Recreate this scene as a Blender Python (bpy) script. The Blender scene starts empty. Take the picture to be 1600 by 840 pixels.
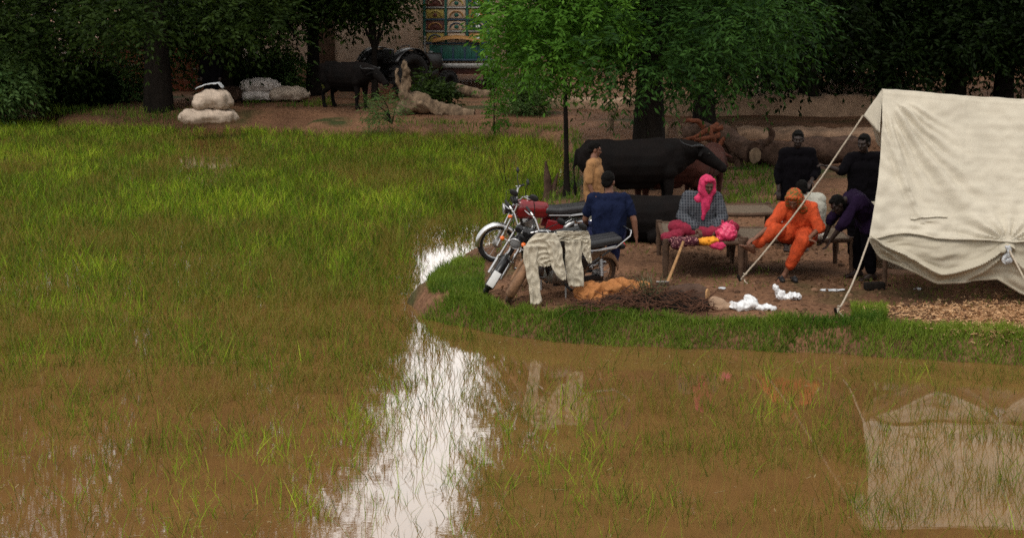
import bpy, bmesh, math, random
import numpy as np
from mathutils import Vector, Matrix, noise as mnoise

random.seed(7)
rng = np.random.default_rng(11)
PI = math.pi
R = math.radians
SC = bpy.context.scene
COL = SC.collection

# ------------------------------------------------------------------ camera geometry
F = 2600.0                       # focal length in photo pixels (1600 wide)
H = 4.1                          # eye height above the water
TH = math.atan(465.0 / F)        # downward pitch
CT, ST = math.cos(TH), math.sin(TH)

def ray(px, py):
    x = (px - 800) / F
    y = -(py - 420) / F
    return (x, CT + ST * y, -ST + CT * y)

def G(px, py, z=0.3):            # where the line of sight meets a level surface
    r = ray(px, py)
    t = (z - H) / r[2]
    return Vector((r[0] * t, r[1] * t, z))

def W(px, py, Y):                # the point at horizontal distance Y
    r = ray(px, py)
    t = Y / r[1]
    return Vector((r[0] * t, Y, H + r[2] * t))

def proj(x, y, z):               # numpy arrays to photo pixels
    dz = z - H
    dep = y * CT - dz * ST
    up = y * ST + dz * CT
    return 800 + F * x / dep, 420 - F * up / dep

# ------------------------------------------------------------------ noise
_T = np.random.default_rng(5).random((256, 256))
def vnoise(x, y):
    xi = np.floor(x).astype(int); yi = np.floor(y).astype(int)
    fx = x - xi; fy = y - yi
    fx = fx * fx * (3 - 2 * fx); fy = fy * fy * (3 - 2 * fy)
    a = _T[xi & 255, yi & 255]; b = _T[(xi + 1) & 255, yi & 255]
    c = _T[xi & 255, (yi + 1) & 255]; d = _T[(xi + 1) & 255, (yi + 1) & 255]
    return (a * (1 - fx) + b * fx) * (1 - fy) + (c * (1 - fx) + d * fx) * fy
def fbm(x, y, o=3):
    s = 0; a = 0.5; t = 0
    for k in range(o):
        s = s + a * vnoise(x * 2 ** k + 17 * k, y * 2 ** k + 31 * k); t += a; a *= .5
    return s / t

# ------------------------------------------------------------------ shoreline and land height
SHORE_PX = [(-900, 168), (-300, 174), (0, 189), (150, 196), (280, 203), (400, 204), (500, 209), (620, 209),
            (700, 212), (790, 216), (868, 221), (880, 250), (876, 285), (846, 318), (806, 350), (762, 384), (752, 402),
            (712, 416), (690, 436), (652, 452), (634, 474), (650, 494), (705, 512), (800, 529), (950, 541), (1150, 549),
            (1350, 559), (1600, 573), (1900, 588), (2600, 600)]
SHORE = np.array([[*G(a, b, 0.0)[:2]] for a, b in SHORE_PX])
def shore_dist(x, y):
    """signed distance to the shoreline, positive on land"""
    x = np.asarray(x, float); y = np.asarray(y, float)
    best = np.full(x.shape, 1e9)
    for i in range(len(SHORE) - 1):
        ax, ay = SHORE[i]; bx, by = SHORE[i + 1]
        dx, dy = bx - ax, by - ay
        t = np.clip(((x - ax) * dx + (y - ay) * dy) / (dx * dx + dy * dy), 0, 1)
        d = np.hypot(x - ax - t * dx, y - ay - t * dy)
        best = np.minimum(best, d)
    P = np.vstack([SHORE, [[60, 13], [60, 400], [-60, 400], [-60, 47]]])
    inside = np.zeros(x.shape, bool)
    n = len(P); j = n - 1
    for i in range(n):
        xi, yi = P[i]; xj, yj = P[j]
        c = ((yi > y) != (yj > y)) & (x < (xj - xi) * (y - yi) / (yj - yi + 1e-12) + xi)
        inside ^= c
        j = i
    return np.where(inside, best, -best)
def zland(x, y):
    x = np.asarray(x, float); y = np.asarray(y, float)
    s = shore_dist(x, y)
    s2 = s + (fbm(x * 1.7, y * 1.7) - .5) * .30
    t = np.clip((s2 + .20) / .5, 0, 1); t = t * t * (3 - 2 * t)
    z = -.32 + t * .56
    n = fbm(x * .9, y * .9, 4) - .5
    z = z + np.clip(s / 1.2, 0, 1) * .07 + np.clip(s * 1.2, 0, 1) * n * .13
    z = z + np.clip((y - 34) / 20, 0, 1) * np.clip(s / 3, 0, 1) * .1
    e = np.clip((7.5 - y) / 5, 0, 1); e = e * e * (3 - 2 * e)
    z = z + e * 2.7
    return z
def zl(x, y):
    return float(zland(np.array([x]), np.array([y]))[0])
def on(px, py, z=0.3):           # a point standing on the land
    p = G(px, py, z)
    for _ in range(4):
        p = G(px, py, zl(p.x, p.y))
    return p

# ------------------------------------------------------------------ materials
def mat(name, c, rough=.8, var=.25, scale=6., bump=0., bscale=None, spec=.3, metal=0., c2=None, detail=5, stretch=None, coat=0., trans=0.):
    m = bpy.data.materials.new(name); m.use_nodes = True
    nt = m.node_tree; N = nt.nodes; L = nt.links
    b = N['Principled BSDF']
    b.inputs['Roughness'].default_value = rough
    b.inputs['Specular IOR Level'].default_value = spec
    b.inputs['Metallic'].default_value = metal
    if coat: b.inputs['Coat Weight'].default_value = coat
    tc = N.new('ShaderNodeTexCoord')
    mp = N.new('ShaderNodeMapping'); L.new(tc.outputs['Object'], mp.inputs['Vector'])
    if stretch: mp.inputs['Scale'].default_value = stretch
    nz = N.new('ShaderNodeTexNoise'); nz.inputs['Scale'].default_value = scale
    nz.inputs['Detail'].default_value = detail; nz.inputs['Roughness'].default_value = .65
    L.new(mp.outputs[0], nz.inputs['Vector'])
    cr = N.new('ShaderNodeValToRGB')
    c = tuple(c); d = c2 if c2 else tuple(max(0, v * (1 - var)) for v in c)
    u = c if c2 else tuple(min(1, v * (1 + var)) for v in c)
    cr.color_ramp.elements[0].position = .32; cr.color_ramp.elements[1].position = .68
    cr.color_ramp.elements[0].color = (*d, 1); cr.color_ramp.elements[1].color = (*u, 1)
    L.new(nz.outputs['Fac'], cr.inputs['Fac']); L.new(cr.outputs['Color'], b.inputs['Base Color'])
    if bump:
        n2 = N.new('ShaderNodeTexNoise'); n2.inputs['Scale'].default_value = bscale or scale * 4
        n2.inputs['Detail'].default_value = 6
        L.new(mp.outputs[0], n2.inputs['Vector'])
        bp = N.new('ShaderNodeBump'); bp.inputs['Strength'].default_value = min(1, bump); bp.inputs['Distance'].default_value = .02
        L.new(n2.outputs['Fac'], bp.inputs['Height']); L.new(bp.outputs[0], b.inputs['Normal'])
    return m

def leaf_mat(name, c, c2, transl=.35, rough=.55):
    """leaf: colour from a per-leaf tint, diffuse, faint gloss and light through the blade"""
    m = bpy.data.materials.new(name); m.use_nodes = True
    nt = m.node_tree; N = nt.nodes; L = nt.links
    b = N['Principled BSDF']; out = N['Material Output']
    b.inputs['Roughness'].default_value = rough; b.inputs['Specular IOR Level'].default_value = .08
    at = N.new('ShaderNodeAttribute'); at.attribute_name = 'tint'
    cr = N.new('ShaderNodeValToRGB')
    cr.color_ramp.elements[0].color = (*c, 1); cr.color_ramp.elements[1].color = (*c2, 1)
    L.new(at.outputs['Fac'], cr.inputs['Fac']); L.new(cr.outputs['Color'], b.inputs['Base Color'])
    tr = N.new('ShaderNodeBsdfTranslucent')
    mx = N.new('ShaderNodeMix'); mx.data_type = 'RGBA'; mx.blend_type = 'MULTIPLY'; mx.inputs[0].default_value = 1
    L.new(cr.outputs['Color'], mx.inputs[6]); mx.inputs[7].default_value = (1.25, 1.2, .5, 1)
    L.new(mx.outputs[2], tr.inputs['Color'])
    ms = N.new('ShaderNodeMixShader'); ms.inputs[0].default_value = transl
    L.new(b.outputs[0], ms.inputs[1]); L.new(tr.outputs[0], ms.inputs[2]); L.new(ms.outputs[0], out.inputs['Surface'])
    return m

def brick_mat(name, c1, c2, mortar, scale=1.):
    m = mat(name, c1, .9, .2, 3, .5, 30)
    nt = m.node_tree; N = nt.nodes; L = nt.links; b = N['Principled BSDF']
    tc = N.new('ShaderNodeTexCoord'); mp = N.new('ShaderNodeMapping')
    mp.inputs['Rotation'].default_value = (PI / 2, 0, 0)
    L.new(tc.outputs['Object'], mp.inputs[0])
    br = N.new('ShaderNodeTexBrick'); br.inputs['Scale'].default_value = 4.4 * scale
    br.inputs['Color1'].default_value = (*c1, 1); br.inputs['Color2'].default_value = (*c2, 1); br.inputs['Mortar'].default_value = (*mortar, 1)
    br.inputs['Mortar Size'].default_value = .03
    L.new(mp.outputs[0], br.inputs['Vector'])
    nz = N.new('ShaderNodeTexNoise'); nz.inputs['Scale'].default_value = 2.
    L.new(tc.outputs['Object'], nz.inputs['Vector'])
    mx = N.new('ShaderNodeMix'); mx.data_type = 'RGBA'; mx.blend_type = 'MULTIPLY'; mx.inputs[0].default_value = .6
    L.new(br.outputs['Color'], mx.inputs[6]); L.new(nz.outputs['Color'], mx.inputs[7])
    L.new(mx.outputs[2], b.inputs['Base Color'])
    return m

def check_mat(name, c1, c2, c3, size=.035):
    m = mat(name, c1, .9, .1, 20)
    nt = m.node_tree; N = nt.nodes; L = nt.links; b = N['Principled BSDF']
    tc = N.new('ShaderNodeTexCoord'); sp = N.new('ShaderNodeSeparateXYZ'); L.new(tc.outputs['Object'], sp.inputs[0])
    def stripe(o, w):
        a = N.new('ShaderNodeMath'); a.operation = 'DIVIDE'; a.inputs[1].default_value = size; L.new(o, a.inputs[0])
        f = N.new('ShaderNodeMath'); f.operation = 'FRACT'; L.new(a.outputs[0], f.inputs[0])
        g = N.new('ShaderNodeMath'); g.operation = 'LESS_THAN'; g.inputs[1].default_value = w; L.new(f.outputs[0], g.inputs[0])
        return g.outputs[0]
    s1 = stripe(sp.outputs['X'], .28); s2 = stripe(sp.outputs['Z'], .28)
    m1 = N.new('ShaderNodeMix'); m1.data_type = 'RGBA'; m1.inputs[6].default_value = (*c1, 1); m1.inputs[7].default_value = (*c2, 1); L.new(s1, m1.inputs[0])
    m2 = N.new('ShaderNodeMix'); m2.data_type = 'RGBA'; m2.inputs[7].default_value = (*c3, 1); L.new(m1.outputs[2], m2.inputs[6]); L.new(s2, m2.inputs[0])
    L.new(m2.outputs[2], b.inputs['Base Color'])
    return m

def spot_mat(name, c1, c2, scale=40, thr=.3):
    m = mat(name, c1, .85, .1, 20)
    nt = m.node_tree; N = nt.nodes; L = nt.links; b = N['Principled BSDF']
    tc = N.new('ShaderNodeTexCoord'); vo = N.new('ShaderNodeTexVoronoi'); vo.inputs['Scale'].default_value = scale
    L.new(tc.outputs['Object'], vo.inputs['Vector'])
    g = N.new('ShaderNodeMath'); g.operation = 'LESS_THAN'; g.inputs[1].default_value = thr; L.new(vo.outputs['Distance'], g.inputs[0])
    m1 = N.new('ShaderNodeMix'); m1.data_type = 'RGBA'; m1.inputs[6].default_value = (*c1, 1); m1.inputs[7].default_value = (*c2, 1); L.new(g.outputs[0], m1.inputs[0])
    L.new(m1.outputs[2], b.inputs['Base Color'])
    return m

M = {}
M['skin'] = mat('skin', (.155, .070, .042), .55, .12, 12)
M['skin_dark'] = mat('skin_dark', (.020, .011, .008), .55, .12, 12)
M['skin_mid'] = mat('skin_mid', (.085, .040, .025), .5, .15, 12)
M['hair'] = mat('hair', (.003, .0025, .002), .8, .3, 40, spec=.1)
M['eye'] = mat('eye', (.02, .015, .012), .2, .1, 10)
M['navy'] = mat('navy_cloth', (.008, .012, .034), .9, .2, 9, .3, 60, .06)
M['navy_trouser'] = mat('navy_trousers', (.012, .016, .06), .9, .2, 9, .3, 60)
M['tan'] = mat('tan_cloth', (.29, .15, .06), .9, .15, 7, .3, 60)
M['black_cloth'] = mat('black_cloth', (.0025, .002, .003), .9, .2, 9, .3, 60, .06)
M['purple_cloth'] = mat('purple_cloth', (.012, .006, .020), .9, .2, 9, .3, 60, .06)
M['pink_scarf'] = mat('pink_scarf', (.52, .032, .105), .8, .3, 14, .3, 60)
M['check'] = check_mat('checked_cloth', (.022, .026, .034), (.085, .09, .10), (.07, .078, .09))
M['orange_cloth'] = mat('orange_cloth', (.44, .056, .013), .85, .3, 16, .3, 60)
M['orange_scarf'] = spot_mat('orange_printed_scarf', (.42, .07, .018), (.13, .09, .02), 34, .52)
M['pale_cloth'] = spot_mat('pale_cloth', (.34, .34, .29), (.5, .48, .4), 70, .3)
M['white_cloth'] = mat('white_cloth', (.6, .57, .5), .9, .1, 10)
M['cream_cloth'] = mat('cream_washing', (.50, .455, .36), .9, .12, 9, .35, 50)
M['ochre_cloth'] = mat('ochre_cloth', (.34, .14, .045), .9, .25, 9, .4, 50)
M['maroon_cloth'] = mat('maroon_cloth', (.20, .012, .032), .85, .3, 14, .3, 40)
M['yellow_cloth'] = mat('yellow_cloth', (.7, .28, .02), .85, .15, 14, .3, 40)
M['print_cloth'] = spot_mat('printed_cloth', (.06, .01, .02), (.5, .25, .22), 45, .3)
M['pink_bag'] = mat('pink_polythene', (.60, .04, .12), .35, .15, 20, .5, 30, .5)
M['clear_bag'] = mat('thin_polythene', (.70, .71, .72), .35, .12, 20, spec=.5)
M['white_bag'] = mat('white_polythene', (.48, .50, .52), .35, .25, 20, .6, 24, .5)
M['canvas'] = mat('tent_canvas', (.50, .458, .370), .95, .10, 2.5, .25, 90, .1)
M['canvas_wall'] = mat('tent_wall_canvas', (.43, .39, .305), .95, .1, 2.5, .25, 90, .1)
M['rope'] = mat('rope', (.42, .36, .28), .95, .2, 30, .4, 90)
M['bark'] = mat('bark', (.013, .010, .008), .95, .4, 5, .9, 22, .15, stretch=(1, 1, .25))
M['bark_pale'] = mat('pale_bark', (.15, .105, .068), .95, .65, 7, .9, 18, .15, stretch=(1, 1, .6))
M['log'] = mat('log_bark', (.075, .045, .032), .95, .5, 5, .9, 18, .15)
M['cut_wood'] = mat('cut_wood', (.42, .24, .11), .9, .3, 9, .4, 30)
M['red_wood'] = mat('red_wood', (.15, .045, .02), .9, .4, 9, .6, 30)
M['twig'] = mat('twigs', (.085, .038, .022), .95, .4, 9)
M['bed_wood'] = mat('bed_wood', (.075, .043, .026), .8, .3, 9, .4, 40)
M['webbing'] = mat('bed_webbing', (.12, .09, .062), .95, .3, 30, .6, 60)
M['buffalo'] = mat('buffalo_hide', (.004, .0035, .0035), .85, .4, 3.5, .5, 40, .10, c2=(.0065, .0045, .004))
M['brown_hide'] = mat('brown_hide', (.045, .012, .007), .9, .3, 5, .3, 60)
M['tyre'] = mat('tyre_rubber', (.016, .015, .015), .85, .3, 20, .5, 60)
M['mud_tyre'] = mat('muddy_rubber', (.07, .045, .03), .95, .5, 9, .5, 60)
M['chrome'] = mat('chrome', (.6, .6, .6), .22, .1, 15, metal=1.)
M['steel'] = mat('dull_steel', (.32, .31, .3), .45, .3, 15, metal=.9)
M['black_paint'] = mat('black_paint', (.012, .012, .013), .3, .2, 9, spec=.5)
M['black_plastic'] = mat('black_plastic', (.015, .015, .016), .55, .2, 9)
M['seat_vinyl'] = mat('seat_vinyl', (.022, .022, .024), .42, .2, 9, .2, 40, .5)
M['red_paint'] = mat('red_paint', (.19, .007, .012), .25, .15, 9, spec=.5, coat=.5)
M['mud_paint'] = mat('mud_paint', (.20, .11, .06), .85, .4, 9, .4, 40)
M['white_paint'] = mat('white_paint', (.75, .76, .76), .4, .08, 9)
M['glass_lens'] = mat('lamp_lens', (.20, .21, .22), .12, .1, 9, spec=.7)
M['orange_lens'] = mat('orange_lens', (.75, .14, .01), .2, .1, 9, spec=.6)
M['red_lens'] = mat('red_lens', (.5, .01, .01), .2, .1, 9, spec=.6)
M['sack'] = mat('sack_weave', (.42, .34, .27), .95, .18, 6, .5, 60, .1)
M['sack_white'] = mat('white_sack_weave', (.60, .54, .50), .95, .2, 6, .5, 60, .1)
M['plaster'] = mat('plaster', (.46, .35, .27), .95, .15, 1.5, .3, 20)
M['mud_wall'] = mat('mud_plaster', (.33, .22, .145), .95, .3, 2.5, .8, 12)
M['earth_ledge'] = mat('earth_ledge', (.24, .15, .095), .95, .4, 3, .8, 14)
M['brick'] = brick_mat('brick', (.50, .15, .06), (.36, .10, .05), (.3, .2, .14))
M['brick_dull'] = brick_mat('dull_brick', (.34, .17, .10), (.28, .13, .08), (.2, .14, .1))
M['teal'] = mat('teal_paint', (.02, .10, .075), .5, .3, 6)
M['truck_orange'] = mat('truck_orange', (.34, .17, .05), .5, .2, 6)
M['truck_yellow'] = mat('truck_yellow', (.36, .28, .07), .5, .2, 6)
M['truck_cream'] = mat('truck_cream', (.50, .37, .26), .6, .2, 4)
M['truck_blue'] = mat('truck_blue', (.03, .06, .10), .5, .2, 6)
M['truck_red'] = mat('truck_red', (.12, .045, .035), .5, .2, 6)
M['glass'] = mat('dark_glass', (.02, .025, .03), .08, .1, 5, spec=.6)
M['straw'] = leaf_mat('straw', (.30, .15, .07), (.62, .40, .22), .1, .8)
M['grass'] = leaf_mat('paddy_blade', (.21, .150, .042), (.52, .60, .055), .3, .6)
_cr = [n_ for n_ in M['grass'].node_tree.nodes if n_.type == 'VALTORGB'][0].color_ramp
for p_, c_ in ((.16, (.16, .17, .026)), (.37, (.035, .066, .007)), (.42, (.135, .25, .015)), (.62, (.26, .38, .025))):
    e_ = _cr.elements.new(p_); e_.color = (*c_, 1)
M['bank_grass'] = leaf_mat('bank_blade', (.030, .085, .011), (.24, .32, .043), .3)
M['leaf_shaded'] = leaf_mat('shaded_leaf', (.003, .008, .002), (.022, .044, .008), .2)  # darker copy of the far bank leaf, deep shade put into the colour
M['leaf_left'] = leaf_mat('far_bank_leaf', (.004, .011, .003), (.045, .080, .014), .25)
M['leaf_mid'] = leaf_mat('mid_leaf', (.005, .019, .005), (.080, .185, .036), .3)
M['leaf_bright'] = leaf_mat('bright_leaf', (.024, .088, .009), (.13, .28, .036), .35)
M['leaf_shrub'] = leaf_mat('shrub_leaf', (.03, .08, .02), (.12, .19, .06), .3)
M['leaf_red'] = leaf_mat('red_leaf', (.10, .03, .01), (.42, .11, .03), .3)
M['leaf_grey'] = leaf_mat('grey_stalk', (.05, .06, .03), (.16, .17, .10), .2)

# ------------------------------------------------------------------ mesh builder
class MB:
    def __init__(s): s.v = []; s.f = []
    def add(s, v, f):
        n = len(s.v); s.v += [tuple(p) for p in v]; s.f += [tuple(i + n for i in q) for q in f]; return s
    def tube(s, pts, r, n=10, cap=True, flat=1.):
        pts = [Vector(p) for p in pts]
        rr = r if isinstance(r, (list, tuple)) else [r] * len(pts)
        vs = []; fs = []; prev = None
        for i, p in enumerate(pts):
            a = pts[max(i - 1, 0)]; b = pts[min(i + 1, len(pts) - 1)]
            t = (b - a).normalized() if (b - a).length > 1e-9 else Vector((0, 0, 1))
            if prev is None:
                u = t.cross(Vector((0, 0, 1)))
                if u.length < 1e-3: u = t.cross(Vector((0, 1, 0)))
            else:
                u = prev - t * prev.dot(t)
            u.normalize(); prev = u; w = t.cross(u)
            for k in range(n):
                a_ = 2 * PI * k / n
                vs.append(p + u * math.cos(a_) * rr[i] + w * math.sin(a_) * rr[i] * flat)
        for i in range(len(pts) - 1):
            for k in range(n):
                fs.append((i * n + k, i * n + (k + 1) % n, (i + 1) * n + (k + 1) % n, (i + 1) * n + k))
        if cap:
            fs.append(tuple(range(n - 1, -1, -1))); fs.append(tuple((len(pts) - 1) * n + k for k in range(n)))
        return s.add(vs, fs)
    def path(s, pts, r, n=12, k=7):
        """tube along a smooth curve through the points"""
        P = [Vector(p) for p in pts]; Q = []; Rr = []
        for i in range(len(P) - 1):
            p0 = P[max(i - 1, 0)]; p1 = P[i]; p2 = P[i + 1]; p3 = P[min(i + 2, len(P) - 1)]
            for j in range(k):
                t = j / k
                Q.append(.5 * ((2 * p1) + (p2 - p0) * t + (2 * p0 - 5 * p1 + 4 * p2 - p3) * t * t + (3 * p1 - p0 - 3 * p2 + p3) * t ** 3)); Rr.append(r[i] + (r[i + 1] - r[i]) * t)
        Q.append(P[-1]); Rr.append(r[-1])
        return s.tube(Q, Rr, n)
    def cone(s, p0, p1, r0, r1, n=14):
        """tapered capsule"""
        p0 = Vector(p0); p1 = Vector(p1); d = p1 - p0; l = d.length
        if l < 1e-6: d = Vector((0, 0, 1))
        t = d.normalized()
        pts = []; rad = []
        for k in (0.05, .35, .65, .9): pts.append(p0 - t * r0 * math.cos(k * PI / 2)); rad.append(r0 * math.sin(k * PI / 2))
        pts.append(p0); rad.append(r0)
        pts.append(p1 + t * 1e-5); rad.append(r1)
        for k in (.9, .65, .35, .05): pts.append(p1 + t * (1e-5 + r1 * math.cos(k * PI / 2))); rad.append(r1 * math.sin(k * PI / 2))
        return s.tube(pts, rad, n)
    def ball(s, c, r, n=16, m=10, rot=None):
        c = Vector(c); r = (r, r, r) if not isinstance(r, (tuple, list)) else r
        vs = []; fs = []
        for j in range(m + 1):
            ph = PI * (j + .001) / (m + .002) if j in (0, m) else PI * j / m
            ph = max(.02, min(PI - .02, ph))
            for k in range(n):
                a = 2 * PI * k / n
                q = Vector((r[0] * math.sin(ph) * math.cos(a), r[1] * math.sin(ph) * math.sin(a), r[2] * math.cos(ph)))
                if rot: q = rot @ q
                vs.append(c + q)
        for j in range(m):
            for k in range(n):
                fs.append((j * n + k, (j + 1) * n + k, (j + 1) * n + (k + 1) % n, j * n + (k + 1) % n))
        fs.append(tuple(range(n))); fs.append(tuple(m * n + k for k in range(n - 1, -1, -1)))
        return s.add(vs, fs)
    def box(s, c, size, rot=None, ch=.0):
        c = Vector(c); x, y, z = size[0] / 2, size[1] / 2, size[2] / 2
        bm = bmesh.new(); bmesh.ops.create_cube(bm, size=1)
        for v in bm.verts: v.co = Vector((v.co.x * 2 * x, v.co.y * 2 * y, v.co.z * 2 * z))
        if ch: bmesh.ops.bevel(bm, geom=list(bm.edges), offset=ch, segments=2, affect='EDGES', profile=.5)
        bm.verts.index_update()
        vs = [(rot @ v.co if rot else v.co) + c for v in bm.verts]
        fs = [tuple(v.index for v in f.verts) for f in bm.faces]
        bm.free()
        return s.add(vs, fs)
    def ring(s, c, axis, Rr, r, n=28, m=8, flat=1.):
        c = Vector(c); ax = Vector(axis).normalized()
        u = ax.cross(Vector((0, 0, 1)))
        if u.length < 1e-3: u = ax.cross(Vector((1, 0, 0)))
        u.normalize(); w = ax.cross(u)
        vs = []; fs = []
        for i in range(n):
            a = 2 * PI * i / n; rad = u * math.cos(a) + w * math.sin(a)
            for k in range(m):
                b = 2 * PI * k / m
                vs.append(c + rad * (Rr + r * math.cos(b)) + ax * r * flat * math.sin(b))
        for i in range(n):
            for k in range(m):
                fs.append((i * m + k, ((i + 1) % n) * m + k, ((i + 1) % n) * m + (k + 1) % m, i * m + (k + 1) % m))
        return s.add(vs, fs)
    def grid(s, fn, nu, nv):
        vs = [fn(i / nu, j / nv) for j in range(nv + 1) for i in range(nu + 1)]
        fs = [(j * (nu + 1) + i, j * (nu + 1) + i + 1, (j + 1) * (nu + 1) + i + 1, (j + 1) * (nu + 1) + i) for j in range(nv) for i in range(nu)]
        return s.add(vs, fs)
    def xf(s, m): s.v = [tuple(m @ Vector(p)) for p in s.v]; return s
    def noise(s, amp, sc, seed=0.):
        o = Vector((seed, seed * 1.7, seed * .3))
        s.v = [tuple(Vector(p) + mnoise.noise_vector(Vector(p) * sc + o) * amp) for p in s.v]; return s
    def mesh(s, name):
        me = bpy.data.meshes.new(name); me.from_pydata(s.v, [], s.f); me.update(); return me
    def build(s, name, m, parent=None, smooth=True, solid=0.):
        me = s.mesh(name)
        me.materials.append(m)
        if smooth: me.polygons.foreach_set('use_smooth', [True] * len(me.polygons))
        o = bpy.data.objects.new(name, me); COL.objects.link(o)
        if smooth:
            try: me.set_sharp_from_angle(angle=R(45))
            except Exception: pass
        if parent: o.parent = parent
        if solid:
            k = o.modifiers.new('thickness', 'SOLIDIFY'); k.thickness = solid; k.offset = 0
        return o
    def blob(s, name, m, parent=None, voxel=.012, smooth=4, amp=0., nsc=6., fold=None):
        """union of everything as ONE continuous skin"""
        me = s.mesh('tmp'); o = bpy.data.objects.new('tmp', me); COL.objects.link(o)
        r = o.modifiers.new('r', 'REMESH'); r.mode = 'VOXEL'; r.voxel_size = voxel
        k = o.modifiers.new('s', 'SMOOTH'); k.iterations = smooth; k.factor = .5
        dg = bpy.context.evaluated_depsgraph_get(); dg.update()
        nm = bpy.data.meshes.new_from_object(o.evaluated_get(dg), depsgraph=dg)
        bpy.data.objects.remove(o); bpy.data.meshes.remove(me)
        nm.name = name
        if amp or fold:
            n = len(nm.vertices)
            co = np.empty(n * 3); nm.vertices.foreach_get('co', co); co = co.reshape(-1, 3)
            no = np.empty(n * 3); nm.vertices.foreach_get('normal', no); no = no.reshape(-1, 3)
            d = np.array([mnoise.noise(Vector(p) * nsc) * amp + (fold(p) if fold else 0) for p in co])
            co = co + no * d[:, None]
            nm.vertices.foreach_set('co', co.ravel())
        nm.materials.clear(); nm.materials.append(m)
        nm.polygons.foreach_set('use_smooth', [True] * len(nm.polygons)); nm.update()
        ob = bpy.data.objects.new(name, nm); COL.objects.link(ob)
        if parent: ob.parent = parent
        return ob

def tag(o, label=None, cat=None, group=None, kind=None):
    if label: o['label'] = label
    if cat: o['category'] = cat
    if group: o['group'] = group
    if kind: o['kind'] = kind
    return o
def thing(name, label, cat, loc=(0, 0, 0), rz=0., group=None):
    o = bpy.data.objects.new(name, None); COL.objects.link(o)
    o.location = loc; o.rotation_euler = (0, 0, rz); o.empty_display_size = .1
    return tag(o, label, cat, group)

def raw_mesh(name, verts, quads, m, tint=None, parent=None, smooth=False):
    """big quad mesh straight from numpy arrays"""
    me = bpy.data.meshes.new(name)
    nv, nf = len(verts), len(quads)
    me.vertices.add(nv); me.vertices.foreach_set('co', np.ascontiguousarray(verts, np.float32).ravel())
    me.loops.add(nf * 4); me.loops.foreach_set('vertex_index', np.ascontiguousarray(quads, np.int32).ravel())
    me.polygons.add(nf); me.polygons.foreach_set('loop_start', np.arange(nf, dtype=np.int32) * 4)
    try: me.polygons.foreach_set('loop_total', np.full(nf, 4, np.int32))
    except Exception: pass
    if smooth: me.polygons.foreach_set('use_smooth', np.ones(nf, bool))
    if tint is not None:
        a = me.attributes.new('tint', 'FLOAT', 'FACE'); a.data.foreach_set('value', np.ascontiguousarray(tint, np.float32))
    me.update(calc_edges=True); me.materials.append(m)
    o = bpy.data.objects.new(name, me); COL.objects.link(o)
    if parent: o.parent = parent
    return o

# ------------------------------------------------------------------ leaf and blade generators
def unit(a): return a / np.maximum(np.linalg.norm(a, axis=1, keepdims=True), 1e-9)

def blades(pos, h, width, bend, tint, g, lean=.0):
    """grass blades: three tapered quads each"""
    n = len(pos)
    az = g.random(n) * 2 * PI
    d = np.stack([np.cos(az), np.sin(az), np.zeros(n)], 1)
    fa = g.random(n) * 2 * PI
    side = np.stack([np.cos(fa), np.sin(fa), np.zeros(n)], 1)
    V = np.empty((n, 8, 3)); up = np.array([0, 0, 1.]); ln = np.abs(g.normal(0, 1, n)) * lean; cz = 1 / np.sqrt(1 + ln ** 2)
    for k, t in enumerate((0, .38, .72, 1.)):
        w = width * (1, .95, .6, .06)[k] * .5
        c = pos + up * (h * cz * (t - .25 * bend * t * t))[:, None] + d * (h * (bend * t ** 1.8 * .75 + ln * cz * t))[:, None]
        V[:, 2 * k] = c - side * w[:, None]; V[:, 2 * k + 1] = c + side * w[:, None]
    base = (np.arange(n) * 8)[:, None]
    q = np.concatenate([base + np.array([2 * k, 2 * k + 1, 2 * k + 3, 2 * k + 2]) for k in range(3)], 1).reshape(-1, 4)
    return V.reshape(-1, 3), q, np.repeat(tint, 3)

def sprays(p, d, g, L=.35, leaf=.1, wid=.035, nl=8, droop=.5):
    """compound leaves: leaflets in pairs along a drooping stalk"""
    n = len(p)
    d = unit(d); up = np.array([0, 0, 1.])
    s = unit(np.cross(d, up) + g.normal(0, .15, (n, 3)))
    Vs = []; 
    Ls = L * (.6 + .8 * g.random(n))
    for k in range(nl):
        t = (k // 2 + 1) / (nl / 2)
        c = p + d * (Ls * t)[:, None] - up * (Ls * droop * t * t)[:, None]
        sg = 1 if k % 2 else -1
        ld = unit(s * sg * (.9 if t < .95 else .25) + d * .6 - up * .35 + g.normal(0, .28, (n, 3)))
        lw = unit(np.cross(ld, d + g.normal(0, .5, (n, 3))))
        ll = leaf * (.7 + .6 * g.random(n)); ww = wid * (.7 + .6 * g.random(n))
        a = c; b = c + ld * (ll * .5)[:, None] + lw * (ww * .5)[:, None]
        e = c + ld * ll[:, None]; f = c + ld * (ll * .5)[:, None] - lw * (ww * .5)[:, None]
        Vs.append(np.stack([a, b, e, f], 1))
    V = np.stack(Vs, 1).reshape(-1, 3)
    q = np.arange(len(V)).reshape(-1, 4)
    return V, q

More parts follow.
